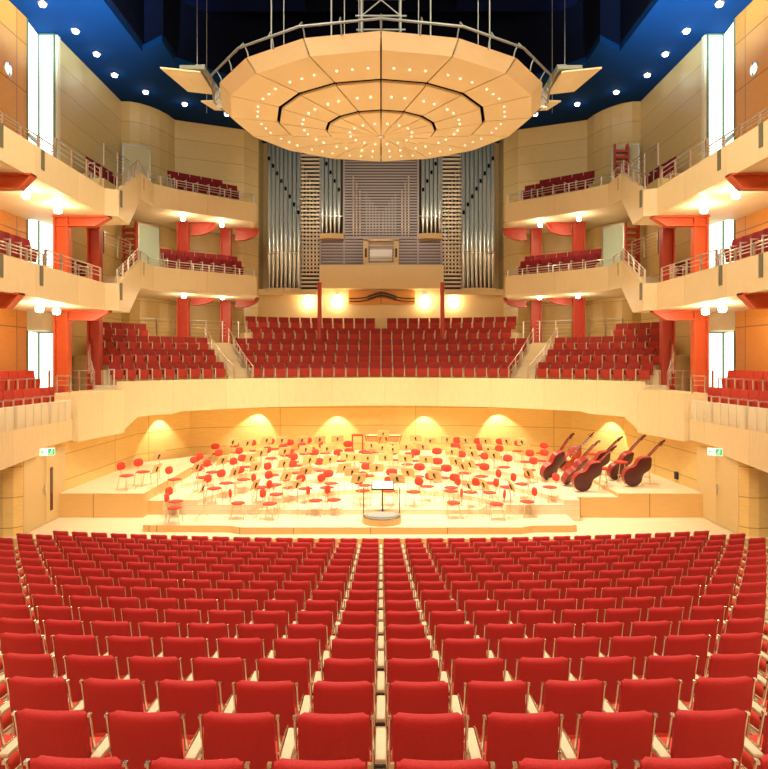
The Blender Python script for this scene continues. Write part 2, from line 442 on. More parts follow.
# ceiling
VO = [(0, 31.5), (6, 31.0), (8.55, 28.4), (8.5, 26.5), (9.56, 27.35), (9.5, 17), (9.5, 12)]
for s in (-1, 1):
    m = MB(); m.prism([(s * x, y) for x, y in [(0, 40), (0, 31.5)] + VO[1:] + [(9.5, 12), (13.4, 12), (13.4, 40)]], HC, HC + .3)
    m.build('ceiling', ['blue_ceiling'], kind='structure', label='deep blue ceiling with small bright downlights, ' + SIDE[s] + ' side')
m = MB(); m.box(-13.4, 13.4, -6.2, 12, HC, HC + .3); m.build('ceiling', ['soffit_cream'], kind='structure', label='plain ceiling over the rear of the stalls')
m = MB(); m.box(-13.4, 13.4, 11, 40, 17.5, 17.7)
for s in (-1, 1):
    pts = [(s * x, y, 17.6, HC + .25) for x, y in VO]
    m.ribbon(pts, .1)
m.box(-9.6, 9.6, 11.9, 12, HC, 17.6)
m.box(-9.5, 9.5, 29.4, 29.7, 15.2, 17.5)
m.build('ceiling', ['void_navy'], kind='structure', label='dark high void in the ceiling above the reflector')
# faint roof panels in the void
for x0, x1 in ((-8.2, -3.2), (3.2, 8.2)):
    m = MB(); m.box(x0, x1, 26.5, 29.3, 15.0, 15.2)
    m.build('ceiling', ['void_blue'], kind='structure', label='dim blue panel high in the ceiling void')

# downlights in the blue ceiling
k = 0
for (px, py) in ((43, 4), (76, 31), (97, 54), (115, 75), (146, 92), (185, 104), (227, 114)):
    Y = (HC - .05) * F / (361 - py); X = (px - 381) / F * Y; k += 1
    for s in (-1, 1):
        o = abs_thing('downlight', 'small white downlight in the blue ceiling, %s from the stalls on the %s side' % (ORD[k], SIDE[s]), 'downlight', 'downlights in the blue ceiling', base=(-s * X, Y, HC - .16))
        m = MB(); m.lathe([(.0, HC - .14), (.1, HC - .14), (.12, HC - .10), (.12, HC - .02)], (-s * X, Y, 0), 14); part(m, 'bulb', ['star_glow'], o)
        m = MB(); m.lathe([(.12, HC - .06), (.17, HC - .05), (.17, HC), (.12, HC)], (-s * X, Y, 0), 14); part(m, 'rim', ['steel'], o)
        if k < 7: light('downlight_glow', 'POINT', (-s * X, Y, HC - .42), 5, (.85, .92, 1), size=.1)

# ------------------------------------------------------------------ galleries
def dense(P, n=3):
    return P
FASC = {3: ([(9.6, 6, 6.0, 5.07), (9.6, 23.7, 6.0, 5.07)], [(9.6, 23.7, 6.0, 5.07), (9.2, 23.95, 6.0, 5.07)],
            [(9.2, 23.95, 6.0, 5.07), (9.55, 25.9, 6.75, 5.16), (9.95, 28.25, 7.8, 6.68)], [(9.95, 28.25, 7.8, 6.68), (9.84, 29.5, 7.66, 6.68)],
            [(9.84, 29.5, 7.66, 6.68), (9.0, 30.4, 7.63, 6.68), (6.0, 32.95, 7.6, 6.68)]),
        2: ([(9.6, 6, 2.71, 1.77), (9.6, 23.7, 2.71, 1.77)], [(9.6, 23.7, 2.71, 1.77), (9.2, 23.95, 2.71, 1.77)],
            [(9.2, 23.95, 2.71, 1.77), (9.55, 25.9, 3.35, 1.83), (9.95, 28.25, 4.16, 3.02)], [(9.95, 28.25, 4.16, 3.02), (9.84, 29.5, 4.1, 3.1)],
            [(9.84, 29.5, 4.1, 3.1), (9.0, 30.4, 4.1, 3.15), (6.0, 32.95, 4.08, 3.2)])}
LV = {3: 'top', 2: 'middle'}
for lv in (3, 2):
    for s in (-1, 1):
        P = []
        for seg in FASC[lv]: P += seg if not P else seg[1:]
        m = MB()
        for seg in FASC[lv]:
            m.ribbon([(s * x, y, a, b) for x, y, a, b in seg], -.16 * s)
        e = FASC[lv][-1][-1]   # end face of the gallery
        m.ribbon([(s * e[0], e[1], e[2], e[3]), (s * 6.5, 34.6, e[2], e[3])], -.16 * s)
        o = m.build('gallery_parapet', ['fascia_maple'], kind='structure', label='pale wood parapet of the %s gallery, %s side' % (LV[lv], SIDE[s]))
        # dark slots in the fascia
        # floor slabs
        zt = P[0][2]; zb = P[0][3]
        m = MB()
        m.prism([(s * 9.62, 6), (s * 9.62, 23.7), (s * 9.22, 23.97), (s * 9.4, 24.6), (s * 12.8, 24.6), (s * 12.8, 6)], zb + .02, zb + .45, 0)
        a, b, c = FASC[lv][2]
        for (p, q, zz0, zz1) in ((a, b, zb + .02, b[3]), (b, c, b[3], c[3])):
            X1, Y1, X2, Y2 = p[0] + .02, p[1], q[0] + .02, q[1]
            vs = [(s * X1, Y1, zz0), (s * X2, Y2, zz1), (s * 12.5, Y2 + .3, zz1), (s * 12.5, Y1 + .3, zz0)]
            vs = vs + [(x, y, z + .45) for x, y, z in vs]
            m.add(vs, [(0, 1, 2, 3) if s > 0 else (3, 2, 1, 0), (4, 7, 6, 5) if s > 0 else (5, 6, 7, 4), (0, 4, 5, 1), (2, 3, 7, 6), (1, 5, 6, 2), (0, 3, 7, 4)], 0)
        m.prism([(s * x, y) for x, y in [(9.96, 28.27), (9.86, 29.5), (9.05, 30.45), (6.05, 32.97), (6.45, 34.6), (6.9, 36.7), (10.5, 35.0), (11.2, 33.2), (12.4, 32.6), (12.4, 28.5)]], c[3] + .03, c[3] + .5, 0)
        m.build('gallery_floor', ['soffit_cream'], kind='structure', label='cream floor slab of the %s gallery, %s side' % (LV[lv], SIDE[s]))
        # slots (narrow niches with a bronze plate) in the fascia
        for ip, (x, y, z1, z0, dx) in enumerate(((9.585, 14.6, zt, zt - .62, 0), (9.585, 17.15, zt, zt - .6, 0), (9.585, 19.28 if lv == 3 else 19.2, zt - .02, zt - .58, 0), (9.215, 24.15, zt + .05, zt - .55, 0), (9.93, 28.55, P[-3][2] + .02, P[-3][2] - .52, 0))):
            o = MB(); o.box(s * x - .012, s * x + .012, y, y + .17, z0, z1)
            o.build('fascia_plate', ['slot_plate'], label='narrow grey post plate in the %s parapet, %s side, %s from the stalls' % (LV[lv], SIDE[s], ORD[ip + 1]), cat='metal plate', group='post plates on the gallery parapets')
# ------------------------------------------------------------------ red steelwork
def column(x, y, z0, z1, label, w=.5, d=.34, mat='column_red'):
    m = MB()
    m.box(x - w / 2, x - w / 2 + .06, y - d / 2, y + d / 2, z0, z1); m.box(x + w / 2 - .06, x + w / 2, y - d / 2, y + d / 2, z0, z1)
    m.box(x - w / 2 + .05, x + w / 2 - .05, y - .03, y + .03, z0, z1)
    for z in (z0, z1 - .05): m.box(x - w / 2 - .03, x + w / 2 + .03, y - d / 2 - .03, y + d / 2 + .03, z, z + .05)
    m.build('steel_column', [mat], kind='structure', label=label, group=None)
def beam(x0, x1, y, zt, h, label, taper=.9, curve=False, mat='beam_red_lit', yb=.3):
    """cantilever beam from the wall (x0) towards the hall (x1), its free end tapering up to the slab"""
    m = MB(); s = 1 if x1 > x0 else -1
    e = x1 - s * taper
    if curve: bot = [(e + s * taper * math.sin(t * PI / 16), zt - h * math.cos(t * PI / 16)) for t in range(9)]
    else: bot = [(e, zt - h), (x1, zt - .06)]
    prof = [(x0, zt), (x0, zt - h)] + bot + [(x1, zt)]
    n = len(prof)
    for (ya, yb_) in ((y - .02, y + .02),):
        vs = [(a, ya, b) for a, b in prof] + [(a, yb_, b) for a, b in prof]
        m.add(vs, [tuple(range(n)), tuple(range(n, 2 * n))[::-1]] + [(i, (i + 1) % n, n + (i + 1) % n, n + i) for i in range(n)])
    W = yb / 2
    for i in range(1, n - 2):   # bottom flange
        (a, b), (c, d) = prof[i], prof[i + 1]
        vs = [(a, y - W, b), (c, y - W, d), (c, y + W, d), (a, y + W, b), (a, y - W, b + .05), (c, y - W, d + .05), (c, y + W, d + .05), (a, y + W, b + .05)]
        m.add(vs, [(0, 1, 2, 3), (4, 5, 6, 7), (0, 1, 5, 4), (2, 3, 7, 6), (0, 3, 7, 4), (1, 2, 6, 5)])
    m.box(min(x0, x1), max(x0, x1), y - W, y + W, zt - .05, zt)
    m.build('steel_beam', [mat], kind='structure', label=label)
for s in (-1, 1):
    sd = SIDE[s]
    for z0, z1, lv in ((-1.4, 1.78, 'lowest'), (2.2, 5.08, 'middle')):
        column(s * 11.2, 24.0, z0, z1, 'thick orange-lit red steel column by the tall window, %s storey, %s side' % (lv, sd), mat='beam_red_lit')
        column(s * 11.15, 26.6, z0, z1 + .1, 'dark red steel column behind the orange-lit one, %s storey, %s side' % (lv, sd), .48)
        beam(s * 11.45, s * 9.5, 24.0, z1, .36, 'orange-lit red beam carrying the gallery corner above the %s storey, %s side' % (lv, sd), .5)
        zz = z1 if lv == 'middle' else z1 + .01
        beam(s * 12.75, s * 9.45, 18.6 if lv == 'middle' else 18.0, zz, .42, 'orange-lit red cantilever beam nearest the stalls above the %s storey, %s side' % (lv, sd), .35)
    for z0, z1, lv in ((.85, 3.2, 'choir'), (4.0, 6.69, 'middle')):
        column(s * 9.55, 33.0, z0, z1, 'red steel column below the curved bay, %s level, %s side' % (lv, sd), .52)
        column(s * 7.85, 34.6, z0, z1, 'red steel column nearest the organ, %s level, %s side' % (lv, sd), .52)
        for (X, Y, nm) in ((9.0, 33.1, 'curved bay'), (7.15, 34.5, 'organ')):
            beam(s * (X + .2), s * (X - 1.0), Y, z1, .62 if lv == 'middle' else .5, 'curved red bracket under the gallery towards the %s, %s level, %s side' % (nm, lv, sd), 1.0, True, 'column_red')
    m = MB(); x = s * 3.13
    m.lathe([(.11, .6), (.11, 4.0)], (x, 34.8, 0), 14); m.lathe([(.2, .6), (.2, .64), (.11, .66)], (x, 34.8, 0), 14)
    m.build('steel_column', ['column_red'], kind='structure', label='slim red column rising from the choir seats below the organ, %s side' % sd)

# ------------------------------------------------------------------ railings
def railing(pts, h, label, nr=3, pr=.02, post=None, mat='steel', glass=False, step=1.3, group='gallery railings', tall=()):
    """pts (x, y, z) along the foot; posts every step metres, nr rails"""
    P = [Vector(p) for p in pts]
    b = P[0]
    o = abs_thing('railing', label, 'railing', group, base=tuple(b))
    for k in range(nr):
        z = h * (1 - k / nr * .8)
        m = MB(); m.tube([p + Vector((0, 0, z)) for p in P], pr if k == 0 else pr * .6, 6); part(m, 'rail', [mat], o)
    L = sum((P[i + 1] - P[i]).length for i in range(len(P) - 1)); n = max(1, round(L / step))
    for j in range(n + 1):
        d = L * j / n
        for i in range(len(P) - 1):
            l = (P[i + 1] - P[i]).length
            if d <= l + 1e-6: q = P[i].lerp(P[i + 1], min(1, d / l)); break
            d -= l
        hh = h + (.12 if j in tall else 0)
        m = MB(); m.box(q.x - .028, q.x + .028, q.y - .028, q.y + .028, q.z, q.z + hh); part(m, 'post', [mat], o)
    return o
for s in (-1, 1):
    sd = SIDE[s]
    railing([(s * 9.68, 12, 6.0), (s * 9.68, 20.2, 6.0)], .34, 'steel rails on the top parapet before the tall window, %s side' % sd, 3, step=.9)
    railing([(s * 9.68, 20.3, 6.0), (s * 9.68, 23.55, 6.0)], .62, 'steel rails with tall posts at the top gallery corner, %s side' % sd, 3, step=1.05, pr=.02)
    railing([(s * 9.68, 12, 2.71), (s * 9.68, 19.6, 2.71)], .34, 'steel rails on the middle parapet before the tall window, %s side' % sd, 3, step=.9)
    railing([(s * 9.68, 19.7, 2.71), (s * 9.68, 23.55, 2.71)], .5, 'steel rails at the middle gallery corner, %s side' % sd, 3, step=1.0)
    for lv, a, b, c in ((3, 6.0, 6.75, 7.8), (2, 2.71, 3.35, 4.16)):
        railing([(s * 9.27, 24.0, a), (s * 9.62, 25.9, b), (s * 10.02, 28.2, c)], .5, 'steel rails climbing the stepped parapet of the %s gallery, %s side' % (LV[lv], sd), 3, step=1.1)
        z = c - .15
        railing([(s * 10.0, 28.4, c - .02), (s * 9.92, 29.5, z), (s * 9.08, 30.45, z - .02), (s * 6.12, 32.95, z - .06)], .42, 'steel rails before the rear seats of the %s gallery, %s side' % (LV[lv], sd), 3, step=.75)
        # inner climbing rails along the raised rows
        zf = 7.3 if lv == 3 else 3.8
        o = railing([(s * 10.95, 27.0, zf + .45), (s * 10.95, 29.8, zf + .55)], .85, 'five-bar steel rail beside the stepped seats, %s gallery, %s side' % (LV[lv], sd), 5, step=1.3)
        railing([(s * 10.3, 24.3, a + .05), (s * 11.9, 24.3, a + .05)], .6, 'short cross rails at the end of the %s side gallery, %s side' % (LV[lv], sd), 4, step=.8)
    # choir surround
    pts = [(s * 16.3 * math.sin(R(t)), 20.3 + 16.3 * math.cos(R(t)), .86) for t in (44, 41, 38, 35, 32, 29, 26.5)]
    railing(pts, 1.15, 'tall steel railing on the walkway behind the side choir seats, %s side' % sd, 5, step=.9)
    railing([(s * 10.55, 25.1, -1.2), (s * 11.0, 25.7, -.5), (s * 11.3, 26.6, .1)], .8, 'sloping steel handrail at the outer end of the choir seats, %s side' % sd, 3, step=.6)
    railing([(s * 10.3, 24.5, -1.3), (s * 11.9, 24.5, -1.3)], .95, 'steel rails between the side gallery and the choir seats, %s side' % sd, 3, step=.55)
    railing([(s * 10.15, 22.3, -1.05), (s * 10.6, 22.3, -1.05)], .55, 'short steel rail behind the pier block, %s side' % sd, 3, step=.45)
    for t0, n0 in ((34.2, 'outer'), (29.7, 'inner')):
        pts = [(s * r * math.sin(R(t0)), 20.3 + r * math.cos(R(t0)), z) for r, z in ((11.4, -1.0), (12.9, -.35), (14, .25), (15, .85))]
        railing(pts, .75, 'steel handrail on the %s side of the choir aisle stairs, %s side' % (n0, sd), 2, step=1.1)

# ------------------------------------------------------------------ choir terraces
TF = [-.93, -.36, .22, .82, 1.42]          # floors of the five choir rows
TR = [10.8, 12.42, 13.47, 14.52, 15.57, 16.75]
def sector(m, r0, r1, a0, a1, z0, z1, mi=0, mt=0, n=None):
    n = n or max(2, int(abs(a1 - a0) / 3))
    pts = arcpts(0, 20.3, r0, R(a0), R(a1), n) + arcpts(0, 20.3, r1, R(a1), R(a0), n)
    for i in range(n):
        q = [pts[i], pts[i + 1], pts[2 * n - i], pts[2 * n + 1 - i]]
        m.prism(q, z0, z1, mi, mt)
m = MB()
sector(m, TR[0], TR[1], -62, 62, -1.9, TF[0])
for i in (1, 2): sector(m, TR[i], TR[i + 1], -60, 60, -1.9, TF[i])
sector(m, TR[3], TR[4], -55, 55, -1.9, TF[3])
sector(m, TR[4], TR[5], -26, 26, -1.9, TF[4])
for s in (-1, 1): sector(m, TR[4], 19, 26 * s, 50 * s, -1.9, TF[3] + .01)
m.build('choir_terrace', ['stair_maple'], kind='structure', label='pale wooden terraces stepping up under the red choir seats')
# aisle stairs
for s in (-1, 1):
    m = MB()
    zs = [-1.0, -.83, -.66, -.49, -.32, -.13, .06, .25, .45, .65, .85]
    rr = [11.55 + .3 * i for i in range(11)] + [15.2]
    for i in range(1, 11): sector(m, rr[i], rr[i + 1], s * 29.9, s * 34.0, -1.2, zs[i] + .03, n=2)
    m.build('aisle_stair', ['stair_maple'], label='pale wooden aisle stairs between the choir seat blocks, %s side' % SIDE[s], cat='stairs', kind='structure')
# big curved parapet
A = 63.4
pts = []
for i in range(61):
    t = -A + 2 * A * i / 60; zb = -2.02 if abs(t) < 58.5 else -2.02 - .62 * (abs(t) - 58.5) / (A - 58.5)
    if abs(t) > 50 and abs(t) < 58.5: zb = -2.1
    pts.append((10.68 * math.sin(R(t)), 20.3 + 10.68 * math.cos(R(t)), -.76, zb))
m = MB(); m.ribbon(pts, .22)
m.build('choir_parapet', ['choir_maple'], kind='structure', label='long curved pale wood parapet in front of the choir seats')
m = MB(); sector(m, 10.8, 13.4, -62, 62, -2.0, -1.9); m.build('choir_soffit', ['choir_maple'], kind='structure', label='underside of the choir terrace above the stage wall')
for s in (-1, 1):
    m = MB(); m.prism([(s * 10.62, 22.2), (s * 9.84, 22.2), (s * 9.37, 24.95), (s * 10.62, 25.5)], -2.62, -1.05)
    m.build('pier_block', ['choir_maple'], kind='structure', label='square-edged pale wood block at the end of the curved parapet, %s side' % SIDE[s])
    m = MB(); m.prism([(s * 10.2, 22.0), (s * 11.2, 22.0), (s * 11.2, 29), (s * 10.0, 28.2)], -5, -2.0)
    m.build('wall_back', ['stage_wall_maple'], kind='structure', label='stage side wall behind the high riser, %s side' % SIDE[s])
    # side gallery at choir level
    A0, A1 = Vector((s * 10.35, 14.0)), Vector((s * 10.0, 22.15))
    m = MB(); m.ribbon([(A0.x, A0.y, -1.9, -3.2), (s * 10.15, 18.2, -1.9, -2.92), (s * 10.08, 20.1, -1.9, -2.78), (s * 10.075, 20.12, -1.9, -2.58), (A1.x, A1.y, -1.9, -2.56)], -.12 * s)
    m.build('gallery_parapet', ['choir_maple'], kind='structure', label='pale wood fascia under the upright stone panels, %s side' % SIDE[s])
    m = MB(); m.prism([(A0.x + s * .1, 14), (s * 10.25, 18.2), (s * 10.12, 22.2), (s * 10.66, 22.2), (s * 10.66, 25.8), (s * 12.8, 25.8), (s * 12.8, 14)], -2.2, -1.75)
    m.prism([(s * 11.45, 12), (s * 11.45, 24.2), (s * 12.8, 24.2), (s * 12.8, 12)], -1.76, -1.2)
    m.build('gallery_floor', ['stair_maple'], kind='structure', label='floor of the lowest side gallery, %s side' % SIDE[s])
    # upright panels
    d = (Vector((s * 10.15, 18.2)) - Vector((s * 10.0, 22.15))); L = d.length; d = d / L
    u = .06; k = 0
    nrm = Vector((-s, 0)) - d * d.dot(Vector((-s, 0))); nrm.normalize()
    while u < 7.5:
        c = Vector((s * 10.0, 22.15)) + d * u
        q = [c, c + d * .39, c + d * .39 - nrm * .13, c - nrm * .13]
        k += 1
        m = MB(); m.prism([(p.x, p.y) for p in q], -1.9, -1.26)
        m.build('upright_panel', ['plaster_cream'], bevel=.012, label='pale upright wood panel, %s from the pier block, %s side' % (ORD[k], SIDE[s]), cat='panel', group='upright panels along the lowest side galleries')
        u += .425
        if k % 4 == 3: u += .14
# shadow-coloured bar behind the panels
# side gallery seat type, choir seat type
def seat_meshes(w, back_m, seat_m, arm_m, tilt=.16, up=True):
    """returns builders for backrest, seat, arms; local origin on the floor, facing +Y, width w"""
    b = MB()
    def fn(u, v):
        x = (u - .5) * (w - .05); z = .38 + .50 * v
        return (x, -.16 - (z - .4) * tilt - .02 * math.cos(2 * (u - .5) * PI / 2 * .9), z)
    N, M_ = 6, 5
    b.grid(fn, N, M_, back_m)
    b.grid(lambda u, v: (fn(1 - u, v)[0], fn(1 - u, v)[1] - .055, fn(1 - u, v)[2]), N, M_, back_m)
    vs = []
    for u in [i / N for i in range(N + 1)]:
        p = fn(u, 1); vs += [p, (p[0], p[1] - .055, p[2])]
    b.add(vs, [(2 * i, 2 * i + 2, 2 * i + 3, 2 * i + 1) for i in range(N)], back_m, sm=True)
    for u in (0, 1):
        vs = []
        for j in range(M_ + 1):
            p = fn(u, j / M_); vs += [p, (p[0], p[1] - .055, p[2])]
        b.add(vs, [(2 * i, 2 * i + 2, 2 * i + 3, 2 * i + 1) for i in range(M_)], back_m)
    q = MB()
    if up:   # tipped-up seat pad
        q.box(-w / 2 + .04, w / 2 - .04, -.10, -.02, .20, .58, seat_m, Matrix.Translation((0, -.03, 0)) @ Matrix.Rotation(-.12, 4, 'X'))
    else:
        q.box(-w / 2 + .04, w / 2 - .04, -.16, .28, .36, .45, seat_m)
    return b, q
def arm_mb(w, side, post=True, h=.62):
    a = MB(); x = side * w / 2
    a.box(x - .018, x + .018, -.20, .12, h - .04, h)          # arm top
    a.box(x - .018, x + .018, .085, .12, 0, h - .04)           # front upright
    a.box(x - .018, x + .018, -.22, -.16, 0, h - .04)
    return a
# proto choir seat
ch = thing('choir_chair', (0, 0, 0), 0, 'x', 'seat')
b, q = seat_meshes(.55, 0, 0, 0)
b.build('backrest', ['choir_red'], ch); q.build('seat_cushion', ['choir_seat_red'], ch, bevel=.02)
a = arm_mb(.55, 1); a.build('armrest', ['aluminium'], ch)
BLK = []
def arc_row(r, a0, a1, w=.56):
    n = max(1, int(round(abs(R(a1 - a0)) * r / w)))
    return [a0 + (a1 - a0) * (i + .5) / n for i in range(n)]
for i, (r, a) in enumerate(((12.0, 29.2), (13.05, 29.2), (14.1, 29.3), (15.15, 25.2), (16.2, 25.2))):
    L = arc_row(r, -a, a)
    j = 0
    for t in L:
        if i >= 3 and abs(t) < 1.0: continue
        j += 1
        place(ch, (r * math.sin(R(t)), 20.3 + r * math.cos(R(t)), TF[i]), R(180 - t),
              'red choir seat below the organ, %s row up, %s from the doorway side' % (ORD[i + 1], ORD[j]), 'red choir seats below the organ')
for s in (-1, 1):
    for i, (r, a0, a1) in enumerate(((12.0, 34.6, 59.8), (13.05, 34.8, 59.0), (14.1, 34.6, 55), (15.15, 44.3, 52.6))):
        for j, t in enumerate(arc_row(r, a0, a1)):
            t *= s
            place(ch, (r * math.sin(R(t)), 20.3 + r * math.cos(R(t)), TF[i]), R(180 - t),
                  'red choir seat in the %s side block, %s row up, %s from the stairs' % (SIDE[s], ORD[i + 1], ORD[j + 1]), 'red choir seats in the side blocks')
# gallery seats: one mesh each, only a few pixels wide
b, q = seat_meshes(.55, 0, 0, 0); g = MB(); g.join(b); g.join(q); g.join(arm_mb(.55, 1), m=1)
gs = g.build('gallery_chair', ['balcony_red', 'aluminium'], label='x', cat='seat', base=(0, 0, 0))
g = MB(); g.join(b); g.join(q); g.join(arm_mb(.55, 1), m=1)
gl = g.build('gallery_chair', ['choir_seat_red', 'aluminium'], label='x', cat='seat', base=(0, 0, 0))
for s in (-1, 1):
    sd = SIDE[s]
    # lowest side gallery: two rows facing the hall
    for i, (X, zf, y0, y1) in enumerate(((10.98, -1.75, 17.9, 23.7), (11.75, -1.2, 20.2, 23.6))):
        n = int((y1 - y0) / .55)
        for j in range(n):
            y = y1 - .3 - j * .55
            xx = X - (.22 if i == 0 else 0)
            gg = place(gl, (s * xx, y, zf), s * (PI / 2 + .1), 'red seat, lowest side gallery, %s row, %s from the choir, %s side' % (ORD[i + 1], ORD[j + 1], sd), 'seats in the lowest side galleries'); gg.scale = (.88, 1, 1)
    # side galleries above
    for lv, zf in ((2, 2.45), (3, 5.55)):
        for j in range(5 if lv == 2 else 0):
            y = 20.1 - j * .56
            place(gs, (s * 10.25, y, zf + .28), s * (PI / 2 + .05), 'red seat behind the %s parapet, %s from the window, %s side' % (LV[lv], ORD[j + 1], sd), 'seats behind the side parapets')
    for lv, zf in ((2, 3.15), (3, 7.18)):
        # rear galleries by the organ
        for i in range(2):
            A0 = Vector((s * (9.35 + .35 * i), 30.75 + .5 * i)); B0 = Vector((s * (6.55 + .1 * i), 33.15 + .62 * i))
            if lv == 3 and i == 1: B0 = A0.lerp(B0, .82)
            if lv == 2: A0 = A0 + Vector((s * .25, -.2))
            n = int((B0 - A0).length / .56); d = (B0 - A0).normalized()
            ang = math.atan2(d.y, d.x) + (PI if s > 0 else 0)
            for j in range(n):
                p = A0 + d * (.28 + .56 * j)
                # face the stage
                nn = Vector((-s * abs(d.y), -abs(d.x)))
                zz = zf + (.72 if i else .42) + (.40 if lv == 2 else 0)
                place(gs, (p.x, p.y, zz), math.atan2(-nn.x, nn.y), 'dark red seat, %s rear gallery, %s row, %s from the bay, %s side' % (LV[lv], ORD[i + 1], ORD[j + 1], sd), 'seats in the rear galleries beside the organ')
            m = MB(); D2 = Vector((s * abs(d.y), abs(d.x))); e0 = A0 - d * .1 - D2 * .3; e1 = B0 + d * .1 - D2 * .3
            m.prism([tuple(e0), tuple(e1), tuple(e1 + D2 * .7), tuple(e0 + D2 * .7)], zf - .02, zz)
            m.build('gallery_step', ['stair_maple'], kind='structure', label='wooden step under the %s row of seats, %s rear gallery, %s side' % (ORD[i + 1], LV[lv], sd))
        # raised seats along the wall
        X = 11.4 if lv == 3 else 11.7
        zz = zf + .05 if lv == 3 else 3.0
        for j in range(4):
            y = (27.3 if lv == 3 else 25.9) + .66 * j
            place(gs, (s * X, y, zz + .02 * j), s * (PI / 2 + .1), 'dark red wall seat, %s from the window, %s gallery, %s side' % (ORD[j + 1], LV[lv], sd), 'seats against the gallery walls')
        m = MB(); y = 27.0 if lv == 3 else 25.6
        m.box(min(s * (X - .45), s * 12.3), max(s * (X - .45), s * 12.3), y, y + 2.7, zz - .9 if lv == 3 else zz - .8, zz)
        m.build('gallery_step', ['gallery_maple'], kind='structure', label='raised wooden step under the wall seats of the %s gallery, %s side' % (LV[lv], sd))

